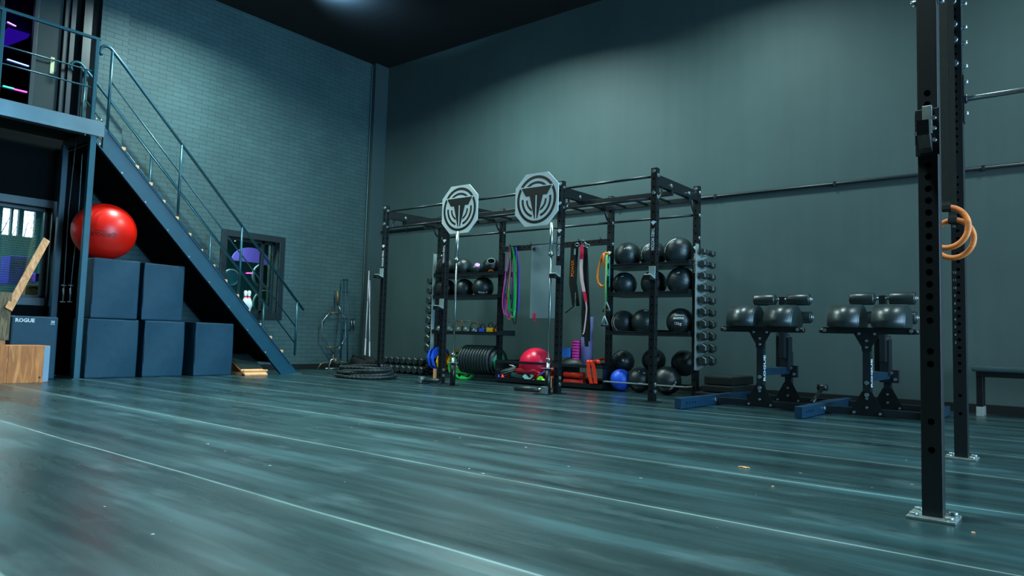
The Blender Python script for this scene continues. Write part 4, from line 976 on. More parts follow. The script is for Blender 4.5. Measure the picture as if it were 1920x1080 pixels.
def zig(root, x, zs, sgn=1):
    for z in zs:
        m = MB()
        m.prism([(8.62, z-.03), (8.62, z-.122), (8.70, z-.122), (8.95, z-.045), (8.95, z+.028), (8.92, z+.028), (8.91, z-.01), (8.76, z-.06), (8.70, z-.03)], (x, 0, 0), YA, ZA, XA, 0, .005); m.build('cradle_arm', GREYM, root)
        m = MB(); m.bx(x if sgn > 0 else x-.07, x+.075 if sgn > 0 else x, 8.70, 8.79, z-.060, z-.055); m.build('cradle_lip', GREYM, root)
    m = MB(); m.bx(x-.012*sgn, x, 8.60, 8.68, zs[-1]-.12, zs[0]+.10); m.build('back_plate', GREYM, root)
zig(RK, -3.893, zR)
for i, z in enumerate(zR):
    lb = 'black hex dumbbell on the %s arm down the right-hand zigzag holder' % ORD[i]; r = .047+.0018*i
    t = dbell(r, .36, .10+.002*i, (-3.82+.0015*i, 8.79, z), lb, 'dumbbell', 'dumbbells on the right end of the rig')
zL = [HX(810, y, -8.76).z for y in (527, 545, 564, 582, 601, 619, 636, 653)]
LK = thing('dumbbell_tree', 'pale zigzag dumbbell holder on the left end of the rig', 'dumbbell rack', (-8.7, 8.8, 0), 'zigzag dumbbell holders')
zig(LK, -8.675, [zL[0]+.36, zL[0]+.18]+zL, -1)
for i, z in enumerate(zL):
    lb = 'black hex dumbbell on the %s loaded arm down the left-hand zigzag holder' % ORD[i]
    dbell(.062+.002*i, .26, .09, (-8.76, 8.72, z), lb, 'dumbbell', 'dumbbells on the left end of the rig')
# floor rows
FR = thing('low_dumbbell_rack', 'low black two rail rack of dumbbells on the floor behind the rope', 'dumbbell rack', (-9.5, 8.9, 0))
m = MB(); m.bx(-10.3, -8.95, 8.80, 8.83, .0, .012).bx(-10.3, -8.95, 8.98, 9.01, 0, .012); m.build('lower_rail', STEELBLK, FR)
m = MB()
for yy in (8.86, 9.05): m.bx(-10.3, -8.95, yy, yy+.02, .145, .16)
for xx in (-10.3, -8.97): m.bx(xx, xx+.02, 8.86, 9.07, 0, .16)
m.build('upper_rail', STEELBLK, FR)
for i in range(8):
    dbell(.068, .30, .10, (-10.15+.155*i, 8.905, .080), 'chunky hex dumbbell on the lower floor row, %s from the left' % ORD[i], 'dumbbell', 'dumbbells in the low floor rack')
for i in range(8):
    dbell(.068, .30, .10, (-10.21+.155*i, 8.965, .228), 'chunky hex dumbbell on the upper floor row, %s from the left' % ORD[i], 'dumbbell', 'dumbbells in the low floor rack')

# ------------------------------------------------------------------ things hanging on the hook beam
YH = 8.56
def hookpeg(px, label):
    p = HY(px, 462, YH); t = thing('beam_hook', label, 'hook', (p.x, YBK, 2.12), 'hooks on the rig beam')
    m = MB(); m.tube([(0, 0, 0), (0, -.02, .0), (0, -.17, -.015), (0, -.19, .0), (0, -.195, .02)], .007, 8); m.build('hook_rod', STEELBLK, t, local=True); return p
def loopband(name, xt, z0, z1, spread, rad, mat, label, y=YH, w=.02, lean=0, grp='resistance bands on the hook beam', flat=True):
    t = thing(name, label, 'band', (xt, y, z0), grp); pts = []; N = 26
    for i in range(N):
        a = 2*PI*i/N; cz = math.sin(a); s = spread*(1 if cz < 0 else .35+.65*(1-cz)*.6)
        zz = (z0+z1)/2+(z1-z0)/2*(cz if abs(cz) < .9 else cz)
        fr = (z1-zz)/(z1-z0); pts.append((xt+math.cos(a)*(.02+spread*(fr**.8))*(1-.15*fr)+lean*fr, y+.01*math.sin(a*3), zz))
    m = MB()
    pts2 = pts+[pts[0]]
    if flat: m.strip(pts2, YA, w, .004)
    else: m.tube(pts, w/2, 8, True)
    m.build('band_loop', mat, t)
p = hookpeg(962, 'black hook holding the coloured resistance bands')
for i, (dx, z0, sp, mat, nm, w, ln, yo) in enumerate(((-.03, 1.00, .085, LGREEN, 'wide light green resistance band, innermost left of the bundle', .05, .05, 0), (.0, .97, .07, CORAL, 'coral red resistance band hanging lowest in the bundle', .022, -.03, -.02), (.02, 1.02, .10, PURP, 'purple resistance band on the left of the bundle', .022, -.06, -.035), (.05, 1.08, .09, mk('violet_band', '5a44b0', .45, 0, .5, .1), 'dark violet resistance band on the right of the bundle', .03, .04, .02), (.035, 1.10, .06, GREEN, 'deep green wide resistance band on the right of the bundle', .045, .03, -.05), (.03, .90, .06, RUB2, 'black resistance band ending below all the others', .022, .01, .045), (-.01, 1.05, .06, mk('pink_band', 'e8489a', .45, 0, .5, .1), 'thin pink resistance band at the front of the bundle', .014, -.075, -.065))):
    loopband('resistance_band', p.x+dx*.8, z0, 2.10, sp, 0, mat, nm, YH+yo, w, ln)
# grey exercise mat
a, b = HY(997, 465, YH), HY(1047, 465, YH); zt, zb = 2.10, HY(1020, 597, YH).z
t = thing('exercise_mat', 'speckled grey mat hanging flat from the beam with a red tag', 'mat', ((a.x+b.x)/2, YH, zb))
m = MB(); m.bx(a.x, b.x, YH-.008, YH+.008, zb, zt, .004); bm = m.bm; m.build('mat_sheet', MATG, t)
m = MB(); q = HY(1002, 592, YH-.012); m.bx(q.x-.025, q.x+.02, YH-.014, YH-.009, q.z-.05, q.z+.035).bx(q.x-.01, q.x+.012, YH-.014, YH-.009, q.z-.085, q.z-.04); m.build('red_tag', WRED, t)
m = MB(); q = HY(1001, 463, YH-.02); m.lathe([(.012, -.01), (.024, -.01), (.024, .002), (.012, .002)], (q.x, YH-.012, zt-.06), YA, 18, True); m.build('eyelet', STEELBLK, t)
hookpeg(1001, 'black hook holding the grey mat'); 
# belts and straps
p = hookpeg(1090, 'black hook crowded with belts and straps')
def W2(px, py, y=YH): q = HY(px, py, y); return Vector((q.x, y, q.z))
t = thing('weight_belt', 'black dip belt with chain hanging left of the red and white strap', 'belt', W2(1078, 600))
m = MB(); m.strip([W2(1078, 458), W2(1076, 490), W2(1074, 530), W2(1078, 558), W2(1080, 574)], XA, .12, .02); m.build('belt_pad', WBLK, t)
m = MB(); m.strip([W2(1080, 556, YH-.03), W2(1079, 572, YH-.03), W2(1060, 587, YH-.03)], YA, .03, .004); m.build('belt_strap', WBLK, t)
m = MB()
for i in range(12):
    q = W2(1079-.2*i*.3, 550+2.2*i, YH-.045); m.lathe([(.007, -.002), (.011, -.002), (.011, .002), (.007, .002)], q, YA if i % 2 else XA, 8, True)
m.build('chain', CHROME, t); m = MB(); q = W2(1078, 472, YH-.03); m.box(q, (.03, .01, .09), None, .004); m.build('white_label', TENT, t)
m = MB(); m.text('POWER', .07, W2(1076, 503, YH-.013)+Vector((-.02, 0, 0)), ZA, -XA, .0); m.build('lettering', ORANGE, t)
t = thing('webbing_strap', 'long red and pale pink webbing strap hanging in the middle of the bay', 'strap', W2(1096, 630)); y_ = YH-.08
m = MB(); m.strip([W2(1091, 459, y_), W2(1091, 470, y_), W2(1090, 486, y_)], XA, .055, .008).strip([W2(1095, 547, y_), W2(1097, 556, y_), W2(1098.5, 566, y_)], XA, .045, .008); each(m, 'red_section', WRED, t)
m = MB(); m.strip([W2(1090, 486, y_), W2(1089.5, 505, y_), W2(1091, 525, y_), W2(1095, 547, y_)], XA, .05, .006).strip([W2(1098.5, 566, y_), W2(1100, 578, y_), W2(1098, 600, y_), W2(1095, 622, y_), W2(1093, 627, y_)], XA, .018, .008); m.build('pale_section', WPINK, t)
t = thing('webbing_strap', 'long black webbing strap hanging just right of the red and pale one', 'strap', W2(1102, 645)); y_ = YH-.04
m = MB(); m.strip([W2(1097, 460, y_), W2(1099, 500, y_), W2(1101, 560, y_), W2(1103, 610, y_), W2(1102, 640, y_)], XA, .07, .008).strip([W2(1096, 560, y_+.02), W2(1096, 600, y_+.02), W2(1099, 635, y_+.02), W2(1100, 650, y_+.02)], XA, .06, .008); m.build('webbing', WBLK, t)
t = thing('leather_strap', 'dark green belt with buckle holes hanging lowest behind the straps', 'belt', W2(1093, 650)); y_ = YH+.03
m = MB(); m.strip([W2(1096, 460, y_), W2(1096, 540, y_), W2(1095, 600, y_), W2(1095, 632, y_)], XA, .09, .008); m.build('webbing', mk('dark_green_webbing', '17312a', .7, 0, .3, .2, 20), t)
m = MB()
for k in range(8): q = W2(1090.5, 595+5*k, y_-.008); m.box(q, (.012, .003, .014))
each(m, 'buckle_hole', TENT, t)
t = thing('carabiner_bunch', 'cluster of pale metal carabiners at the top of the straps', 'carabiner', W2(1094, 458))
m = MB()
for dx, dz, rr_ in ((-.09, 0, .022), (.02, .01, .03), (.05, -.01, .025), (.09, -.03, .022)):
    q = W2(1092, 458, YH-.12)+Vector((dx, 0, dz)); u = Vector((math.cos(dx*20), 0, math.sin(dx*20))); v = Vector((-u.z, 0, u.x)); m.tube([q+u*rr_*math.cos(2*PI*i/12)+v*rr_*1.6*math.sin(2*PI*i/12) for i in range(12)], .005, 6, True)
each(m, 'clip', CHROME, t)
p = hookpeg(1131, 'black hook holding the orange rope')
t = thing('climbing_rope', 'orange rope loop hanging at the right end of the hook beam', 'rope', W2(1130, 537)); y_ = YH-.05
m = MB(); m.tube([W2(1141, 476, y_), W2(1136, 474, y_), W2(1131, 477, y_), W2(1126, 490, y_), W2(1122, 505, y_), W2(1120, 520, y_), W2(1122, 531, y_), W2(1128, 537, y_), W2(1134, 536, y_)], .016, 10).tube([W2(1133, 475, y_-.02), W2(1131, 485, y_-.02), W2(1133, 500, y_-.02)], .016, 10); m.build('rope_loop', ORANGE, t)
for i, (dx, zz, lb) in enumerate(((0, 575, 'upper'), (-3.5, 602, 'lower'))):
    t = thing('tube_handle', lb+' triangular grip handle on a green tube at the right of the middle bay', 'handle', W2(1137+dx, zz+8), 'green tubes with triangular handles'); y_ = YH-.06-.02*i
    m = MB(); m.tube([W2(1139-i*2, 478, y_), W2(1136-i*1.0, 530, y_), W2(1137+dx, zz-8, y_)], .008, 8); m.build('tube', LGREEN if i == 0 else mk('olive_tube', '8a8c50', .45, 0, .5, .1), t)
    q = W2(1137+dx, zz, y_); m = MB(); m.tube([q+Vector((0, 0, .07)), q+Vector((.055, 0, -.055))], .010, 8).tube([q+Vector((0, 0, .07)), q+Vector((-.055, 0, -.055))], .010, 8); m.build('triangle', TENT, t)
    m = MB(); m.cyl(q+Vector((-.055, 0, -.058)), q+Vector((.055, 0, -.058)), .016, n=12); m.build('grip', RUB2, t)
t = thing('exercise_tube', 'teal green exercise tube hanging rightmost beside the upright', 'band', W2(1143, 540)); m = MB(); m.tube([W2(1142, 480, YH-.03), W2(1143, 500, YH-.03), W2(1142.5, 538, YH-.03)], .009, 8); m.build('tube', mk('teal_tube', '12a892', .45, 0, .5, .1), t)

# ------------------------------------------------------------------ things in the middle tray
rb = HY(1005, 678, 8.82); t = thing('exercise_ball', 'pink red ball held behind the front rail of the middle tray', 'exercise ball', (rb.x, 8.82, .03))
m = MB(); m.sph((rb.x, 8.82, .03+.262), .262, 40, 24); m.build('ball_skin', REDP, t)
z0 = .31; q0, q1 = HY(1091, 660, 8.80), HY(1110, 660, 8.80); xc = (q0.x+q1.x)/2; r = (q1.x-q0.x)/2
t = thing('rolled_mat', 'tall lavender rolled mat standing on the middle tray', 'rolled mat', (xc, 8.8, z0)); m = MB()
sp = [((r-.0045*k)*1.0, k) for k in range(1)]; m.lathe([(0, 0), (r, 0), (r, .72), (r*.9, .72), (r*.88, .70), (r*.6, .70), (r*.58, .72), (r*.3, .72), (0, .71)], (xc, 8.8, z0), ZA, 28); m.build('roll', LAV, t)
q0, q1 = HY(1074, 660, 8.78), HY(1090, 660, 8.78); xc = (q0.x+q1.x)/2; r = (q1.x-q0.x)/2
prof = [(0, 0)]; zt = HY(1082, 638, 8.78).z-z0; zz = 0
while zz < zt-.03: prof += [(r, zz), (r, zz+.028), (r*.9, zz+.032), (r*.9, zz+.038)]; zz += .042
prof += [(r, zz), (r, zt), (r*.6, zt), (r*.55, zt-.02), (0, zt-.02)]
t = thing('foam_roller', 'magenta grooved foam roller standing beside the lavender mat', 'foam roller', (xc, 8.78, z0)); m = MB(); m.lathe(prof, (xc, 8.78, z0), ZA, 28); m.build('roller_body', PINK, t)
q0, q1 = HY(1058, 662, 8.78), HY(1073, 662, 8.78)
t = thing('ab_mat', 'black domed pad lying on the middle tray under the blue block', 'pad', (-5.86, 8.78, .31)); m = MB(); m.sph((-5.86, 8.80, .31), .20, 28, 12, (1.2, .9, .62), 0, 1); m.build('dome', RUB, t)
o = MB().bx(q0.x, q1.x, 8.72, 8.82, q0.z-.06, q0.z+.075, .008).build('yoga_block', LBLUE, origin=((q0.x+q1.x)/2, 8.77, q0.z-.06)); tag(o, 'bright blue foam block left of the magenta roller', 'block')
t = thing('step_hurdle', 'orange red folded strap frame hanging over the right end of the middle tray', 'strap', (-5.42, 8.56, .1))
def W3(px, py, y=8.505): q = HY(px, py, y); return Vector((q.x, y, q.z))
m = MB(); m.strip([W3(1103, 680), W3(1104, 700), W3(1109, 719)], XA, .055, .010); m.build('strap', REDO, t); m = MB(); m.strip([W3(1111, 680), W3(1115, 700), W3(1117, 719)], XA, .055, .010); m.build('strap', REDO, t)
m = MB(); m.cyl(W3(1100, 683)+Vector((.03, .06, .03)), W3(1136, 671, 8.9), .018, n=10); 
for px in (1103, 1109, 1122): m.cyl(W3(px, 682, 8.55), W3(px, 675, 8.55), .034, .02, n=12)
m.build('hurdle_bar', REDO, t)
for i, (zc, lb) in enumerate(((.085, 'lower'), (.19, 'upper'))):
    t = thing('rolled_cushion', lb+' of two orange red padded rolls in the middle tray', 'roll', (-5.73, 8.60, zc-.045), 'orange red rolls in the tray')
    m = MB(); m.cyl((-5.90, 8.60, zc), (-5.56, 8.60, zc), .042, n=18); m.build('padding', REDO, t)
    m = MB(); m.lathe([(.0425, 0), (.044, .0), (.044, .02), (.0425, .02)], (-5.87, 8.60, zc), XA, 18, True).lathe([(.0425, 0), (.044, .0), (.044, .02), (.0425, .02)], (-5.60, 8.60, zc), XA, 18, True); m.build('piping', WRED, t)
t = thing('red_crate', 'small red slatted tray beside the upright under the front rail', 'tray', (-6.08, 8.62, .03)); m = MB()
for z in (.06, .13, .25): m.bx(-6.16, -6.02, 8.58, 8.70, z-.02, z+.02, .004)
m.bx(-6.16, -6.15, 8.6, 8.7, .03, .27).bx(-6.03, -6.02, 8.6, 8.7, .03, .27); m.build('slats', REDO, t)
def cone(px, py, mat, label, r=.045, h=.09, y=8.60):
    q = HY(px, py, y); t = thing('marker_cone', label, 'cone', (q.x, y, .03), 'small marker cones in the tray'); m = MB(); m.lathe([(0, h), (.012, h), (r, .006), (r*1.15, .0), (0, 0)], (q.x, y, .03), ZA, 20); m.build('cone_body', mat, t)
cone(934, 706, BLUE, 'small blue marker cone at the left end of the lower tray'); cone(942, 707, REDO, 'small orange marker cone next to the blue one')
def sball(px, py, r, mat, label, y=8.60, z=None):
    q = HY(px, py, y); z = .028+r if z is None else z; m = MB(); m.sph((q.x, y, z), r, 18, 12); o = m.build('small_ball', mat, origin=(q.x, y, z-r)); tag(o, label, 'ball', 'small balls in the lower tray')
sball(947.5, 708, .022, WRED, 'tiny pink massage ball right of the orange cone'); sball(954.5, 708, .022, TENT, 'tiny grey massage ball, left one'); sball(962.5, 708, .024, TENT, 'tiny grey massage ball, right one')
sball(1013, 707, .055, mk('lime_ball', '6ee02a', .4, 0, .5, .05), 'lime green ball right of the instruction card'); sball(1019, 713, .04, mk('lime_ball_two', '8af03a', .4, 0, .5, .05), 'lighter lime green ball touching the bigger one', 8.565)
sball(1000, 713, .03, mk('pale_lime', 'b8d890', .4, 0, .5, .05), 'pale lime ball flat in front of the card', 8.565)
q = HY(992, 706, 8.60); Rm = Euler((math.radians(-15), math.radians(38), 0)).to_matrix(); ce = Vector((q.x-.02, 8.60, .125))
t = thing('instruction_card', 'pale mint square card with dark print tilted in the lower tray', 'card', (ce.x, 8.6, .03)); m = MB(); m.box(ce, (.135, .006, .135), Rm, .002); m.build('card_sheet', mk('mint_card', 'a8e0d4', .6, 0, .4, .05), t)
m = MB(); u = Rm @ XA; v = Rm @ ZA; m.box(ce+(Rm @ Vector((0, -.004, .015))), (.08, .002, .035), Rm); m.build('dark_print', BLACKPR, t)
for i, (a, b, mat, lb) in enumerate((((1000, 708), (1009, 697), WHITE, 'white pen-like handle poking up in the lower tray'), ((1003, 712), (1012, 700), REDO, 'red handle tilted beside the white one'), ((1011, 704), (1021, 697), BLUE, 'blue handle tilted right of the red handle'))):
    A = HY(*a, 8.66-.02*i); B = HY(*b, 8.66-.02*i); m = MB(); m.cyl(A, B, .014, n=10).sph(B, .017, 10, 8); o = m.build('rope_handle', mat, origin=A); tag(o, lb, 'handle', 'skipping rope handles in the tray')
m = MB(); ce = HY(955, 697, 8.70)
t = thing('foam_wedge', 'dark ribbed roller lying at the left of the lower tray', 'roller', (ce.x, 8.7, .03)); a, b = HY(939, 703, 8.70), HY(971, 694, 8.70)
d_ = (b-a); m.cyl(a, b, .062, n=24); m.build('roller_body', RUB2, t); m = MB(); u, v = frame(d_)
for k in range(10): th = 2*PI*k/10; e = (u*math.cos(th)+v*math.sin(th))*.0625; m.cyl(a+e, b+e, .006, n=6)
m.build('ribs', TENT, t)
m = MB(); m.tube([HY(955, 684, 8.72), HY(962, 686, 8.72), HY(969, 692, 8.72)], .012, 8, rs=[.004, .014, .004]); o = m.build('pale_strap', WHITE, origin=HY(962, 690, 8.72)); tag(o, 'short pale curved strap lying above the ribbed roller', 'strap')
t = thing('resistance_net', 'crumpled red mesh bag between the rail and the lower tray', 'mesh bag', (-6.72, 8.66, .03)); m = MB(); m.sph((-6.62, 8.60, .20), .10, 20, 12, (2.2, .3, .5)); m.build('mesh_bag', mk('red_mesh', 'a01c28', .7, 0, .3, .5, 60, .6, 90), t)
m = MB(); m.box((-6.78, 8.62, .12), (.24, .05, .07), Euler((0, .1, 0)), .015); o = m.build('grey_pouch', mk('grey_pouch_cloth', '2c4a44', .8, 0, .3, .2), origin=(-6.78, 8.62, .08)); tag(o, 'dark green grey pouch in the lower tray left of the card', 'pouch')
# black step platforms stacked right of the rig
for i, (x0, x1, z0, z1) in enumerate(((-4.02, -3.40, 0, .10), (-3.94, -3.40, .10, .19), (-3.92, -3.42, .19, .30))):
    t = thing('step_platform', ['bottom', 'middle', 'top'][i]+' of the stacked black step platforms right of the rig', 'step platform', ((x0+x1)/2, 8.75, z0), 'black step platforms')
    m = MB(); m.bx(x0+.24, x1+.10, 8.35+.02*i, 9.1, z0+.004, z1-.004, .014); m.build('slab', RUB, t); m = MB(); m.bx(x0+.26, x1+.08, 8.38+.02*i, 9.05, z1-.006, z1-.001); m.build('top_mat', RUB2, t)

FOOTB = mk('daylit_blue_powder_coat', '0b3146', .42, 0, .5, .1, 10)  # blue daylight on the foot and link beams, put into their colour
# ------------------------------------------------------------------ glute ham machines
def ghd(x0, label, left=.5, y0=7.85, foot=7.05):
    t = thing('glute_ham_bench', label, 'exercise bench', (x0, 8.4, 0), 'glute ham benches along the back wall'); o = Vector((x0, 0, 0))
    def part(name, mat, fn, **k): m = MB(); fn(m); return m.build(name, mat, t, **k)
    part('front_rail', STEELTEAL, lambda m: m.bx(x0-left, x0+.50, y0, y0+.075, .015, .09, .005))
    part('rear_rail', STEELTEAL, lambda m: m.bx(x0-left, x0+.50, y0+.95, y0+1.025, .015, .09, .005))
    part('foot_beam', FOOTB, lambda m: m.bx(x0-left-.075, x0-left, foot, y0+1.1, .004, .115, .005)); 
    part('foot_beam', FOOTB, lambda m: m.bx(x0+.50, x0+.575, y0-.05, y0+1.1, .004, .10, .005))
    def holes(m):
        for k in range(4): m.cyl((x0-left+.0008, foot+.13+.07*k, .06), (x0-left, foot+.13+.07*k, .06), .010, n=8, smooth=False)
    mm = MB(); holes(mm); each(mm, 'pin_hole', HOLE, t)
    part('floor_handle', STEELTEAL, lambda m: m.cyl((x0+.54, y0+.02, .10), (x0+.54, y0+.40, .24), .022, n=10).cyl((x0+.49, y0+.41, .25), (x0+.59, y0+.41, .25), .035, n=16))
    for yy, h, nm in ((y0-.004, .97-.12, 'front_post'), (y0+.95, .62, 'rear_post')):
        part(nm, STEELTEAL, lambda m: m.bx(x0-.04, x0+.036, yy+.004, yy+.08, .09, h, .005))
        part('gusset_plate', STEELBLK, lambda m: m.prism([(-.17, .02), (.17, .02), (.045, .26), (-.045, .26)], (x0, yy-.002, 0), XA, ZA, -YA, -.006, 0))
    part('link_beam', FOOTB, lambda m: m.bx(x0-.035, x0+.035, y0+.08, y0+.95, .36, .44, .004))
    part('top_plate', STEELBLK, lambda m: m.prism([(-.13, .855), (.13, .855), (.045, .70), (.045, .66), (-.045, .66), (-.045, .70)], (x0, y0-.008, 0), XA, ZA, -YA, -.006, 0))
    part('pad_beam', STEELBLK, lambda m: m.bx(x0-.42, x0+.40, y0+.0, y0+.075, .835, .90, .005))
    for s in (-1, 1):
        def pad(m):
            prof = [(0, 0)]; P = []
            for i in range(15):
                a = PI*i/14; P.append((.205*-math.cos(a), .24*math.sin(a)**.8 if math.sin(a) > 0 else 0))
            xa_, xb2 = (x0+s*.055, x0+s*.36); m.prism(P, (xa_, y0+.12, .90), YA, ZA, XA*s, 0, .305)
            m.sm = True
            bmesh.ops.bevel(m.bm, geom=[e for e in m.bm.edges if abs(e.verts[0].co.x-e.verts[1].co.x) < 1e-5], offset=.012, segments=2, affect='EDGES')
            for f in m.bm.faces: f.smooth = abs(f.normal.x) < .5
        part('hip_pad', VINYL, pad)
        for yy, zz in ((y0+.72, 1.235), (y0+.78, 1.03)):
            part('foot_roller', VINYL, lambda m: m.lathe([(0, 0), (.062, 0), (.069, .012), (.069, .235), (.062, .247), (0, .247)], (x0+s*.075, yy, zz), XA*s, 24))
            part('roller_cap', BOLT, lambda m: m.lathe([(0, .26), (.03, .255), (.034, .247), (.018, .27), (0, .28)], (x0+s*.075, yy, zz), XA*s, 14).cyl((x0, yy, zz), (x0+s*.075, yy, zz), .016, n=10))
        part('side_handle', STEELBLK, lambda m: m.cyl((x0+s*.40, y0+.04, .86), (x0+s*.46, y0+.04, .865), .026, n=12))
        part('handle_cap', GALV, lambda m: m.cyl((x0+s*.40, y0-.004, .868), (x0+s*.40, y0-.012, .868), .018, n=12))
    part('roller_post', STEELTEAL, lambda m: m.bx(x0-.03, x0+.03, y0+.70, y0+.83, .55, 1.27, .004))
    part('slide_tube', STEELTEAL, lambda m: m.bx(x0-.05, x0+.05, y0+.80, y0+.95, .40, .80, .006).bx(x0-.11, x0-.06, y0+.84, y0+.90, .44, .84, .006))
    part('adjuster_plate', GOLD, lambda m: m.bx(x0-.085, x0-.045, y0+.82, y0+.835, .80, .88, .002))
    part('bracket_block', STEELTEAL, lambda m: m.bx(x0-.07, x0+.12, y0+.90, y0+.955, .32, .46, .004))
    def lab(m): m.text('ROGUE', .085, (x0+.0365, y0+.042, .44), ZA, -YA, .0005, bold=.02)
    part('lettering', WHITE, lab)
    bl = MB()
    for (bx_, bz, rr_) in ((-.07, .835, .013), (.075, .835, .013), (0, .765, .013), (0, .70, .013), (0, .345, .021), (0, .225, .021), (0, .19, .013), (0, .10, .012), (-.12, .045, .013), (.12, .045, .013)): bl.cyl((x0+bx_, y0-.008, bz), (x0+bx_, y0-.02, bz), rr_, n=12)
    for (bx_, bz) in ((0, .19), (0, .10), (-.12, .045), (.12, .045)): bl.cyl((x0+bx_, y0+.944, bz), (x0+bx_, y0+.932, bz), .013, n=10)
    for (bx_, by_, bz) in ((-.06, y0+.892, .43), (.05, y0+.892, .43), (.09, y0+.892, .36), (-.085, y0+.83, .82), (.03, y0+.79, .80), (.06, y0+.79, .82)): bl.cyl((x0+bx_, by_, bz), (x0+bx_, by_-.014, bz), .018, n=10)
    bl.cyl((x0-left+.001, y0-.03, .062), (x0-left+.014, y0-.03, .062), .022, n=12)
    each(bl, 'bolt', BOLT, t)
    return t
ghd(-2.795, 'glute ham bench nearer the rig with black pads and rollers', .50, 7.85, 6.95)
ghd(-1.72, 'glute ham bench nearer the foreground posts with black pads and rollers', .40, 7.85, 7.10)
# bench by the wall
p = HY(1826, 686, 9.25)
t = thing('flat_bench', 'long dark upholstered bench by the back wall at the right edge', 'bench', (0, 9.3, 0))
m = MB(); m.bx(-.97, 1.1, 9.12, 9.45, .475, .535, .02); m.build('seat_pad', mk('teal_grey_vinyl', '2a4448', .5, 0, .5, .1), t)
m = MB(); m.bx(-.93, 1.05, 9.15, 9.42, .42, .475, .004); m.build('seat_frame', STEELBLK, t)
for x in (-.90, 1.02):
    for yy in (9.17, 9.36):
        l = MB().bx(x-.03, x+.03, yy, yy+.05, .10, .42, .003).build('leg', STEELBLK, t); MB().bx(x-.034, x+.034, yy-.004, yy+.054, 0, .10, .003).build('foot_cap', GREYM, l)
for ch in t.children:
    for g in ch.children: g.location = (0, 0, 0)

# ------------------------------------------------------------------ foreground rig frame with rings
FRG = thing('pull_up_frame', 'tall black frame posts standing in the right foreground', 'pull up frame', (-.58, 4.4, 0))
PH = 3.6
def fpost(x0, y0, hz, zmin, gap):
    m = MB(); m.bx(x0, x0+.076, y0, y0+.076, .01, PH, .004)
    m.mat(1)
    for z in hz: m.cyl((x0+.038, y0-.0007, z), (x0+.038, y0, z), .0125 if y0 < 4 else .0105, n=16, smooth=False)
    m.build('post', [STEELBLK, HOLE], FRG)
    m = MB(); m.bx(x0-.05, x0+.126, y0-.05, y0+.126, 0, .012, .003)
    for sx in (-.025, .10):
        for sy in (-.02, .095): m.cyl((x0+sx, y0+sy, .012), (x0+sx, y0+sy, .026), .017, n=8)
    m.build('foot_plate', GALV, FRG, label='galvanised foot plate with bolts')
P1 = HY(1728, 950, 3.40); P2 = HY(1789, 850, 5.42)
hz1 = [HY(1740, y, 3.40).z for y in (658, 682, 790, 843)]+[HY(1740, 309, 3.40).z-.0505*k for k in range(14)]+[HY(1740, y, 3.40).z for y in (174, 195)]
hz2 = [HY(1805, y, 5.42).z for y in (742, 776)]+[.56+.0508*k for k in range(26)]+[2.0+.0508*k for k in range(22)]
def clean(h): return sorted(z for z in h if z > .1)
X1 = P1.x; X2 = P2.x
fpost(X1, 3.40, clean(hz1), 0, 0); fpost(X2, 5.42, clean(hz2), 0, 0)
m = MB(); m.bx(X1+.005, X1+.071, 3.476, 5.42, 3.45, 3.52, .003); m.build('top_beam', STEELBLK, FRG)
m = MB()
for px, py in ((1786, 3), (1788, 46), (1789, 75), (1790, 119)): q = HY(px, py, 5.42); m.cyl((q.x, 5.42, q.z), (q.x, 5.403, q.z), .022, n=12)
for px, py in ((1805, 8), (1806, 52), (1807, 81), (1808, 125), (1812, 154), (1814, 213)): q = HY(px, py, 5.46); m.cyl((X2+.076, 5.46, q.z), (X2+.105, 5.46, q.z), .013, n=8)
for q in (HY(1700, 11, 3.44),): m.cyl((X1, 3.44, q.z), (X1-.025, 3.44, q.z), .016, n=8)
for y in (9,): q = HY(1757, 3, 3.44); m.cyl((X1+.077, 3.44, q.z), (X1+.10, 3.44, q.z), .012, n=8)
each(m, 'bolt', BOLT, FRG)
q = HY(1816, 185, 5.46); zb = q.z
m = MB(); m.bx(X2+.078, X2+.084, 5.425, 5.495, HY(1810, 230, 5.46).z, HY(1810, 142, 5.46).z, .001).cyl((X2+.084, 5.46, zb), (X2+.10, 5.46, zb), .028, n=16); m.build('bar_bracket', STEELBLK, FRG)
m = MB(); m.cyl((X2+.09, 5.46, zb), (1.2, 5.46, zb), .017, n=16); m.build('pull_up_bar', CHROME, FRG)
fpost(1.2, 5.42, [], 0, 0)
# numbers printed beside the holes of the second post
m = MB()
for k in range(8): m.text(str(23-k), .022, (X2+.017, 5.4195, 1.86-.0508*k), XA, ZA, .0, th=.0003)
for k in range(10): m.text(str(12-k), .022, (X2+.017, 5.4195, 1.20-.0508*k), XA, ZA, .0, th=.0003)
m.build('hole_numbers', mk('grey_print', '6f8a8a', .6, 0, .3, 0), FRG)
# j cup on the near post
q = HY(1734, 245, 3.40); zc = q.z
t = thing('j_cup', 'chunky black j cup with bright bolts on the near foreground post', 'j cup', (X1+.038, 3.39, zc-.09))
m = MB(); m.bx(X1-.006, X1+.084, 3.388, 3.398, zc-.11, zc+.09, .003).bx(X1-.008, X1-.001, 3.39, 3.44, zc-.06, zc+.08, .002); m.build('back_plate', STEELBLK, t)
m = MB(); m.bx(X1+.022, X1+.058, 3.374, 3.388, zc-.02, zc+.10, .003); m.build('liner', GALV, t)
m = MB(); m.prism([(0, -.10), (-.03, -.085), (-.075, -.04), (-.085, .02), (-.072, .022), (-.055, -.02), (0, -.045)], (X1+.012, 3.388, zc), YA, ZA, XA, 0, .045); m.build('cup_arm', RUB, t)
m = MB()
for dx, dz in ((.065, .045), (.065, .0), (.065, -.05), (.008, .03), (-.0, -.015)): m.cyl((X1+dx, 3.388, zc+dz), (X1+dx, 3.376, zc+dz), .0085, n=8)
each(m, 'bolt', BOLT, t)
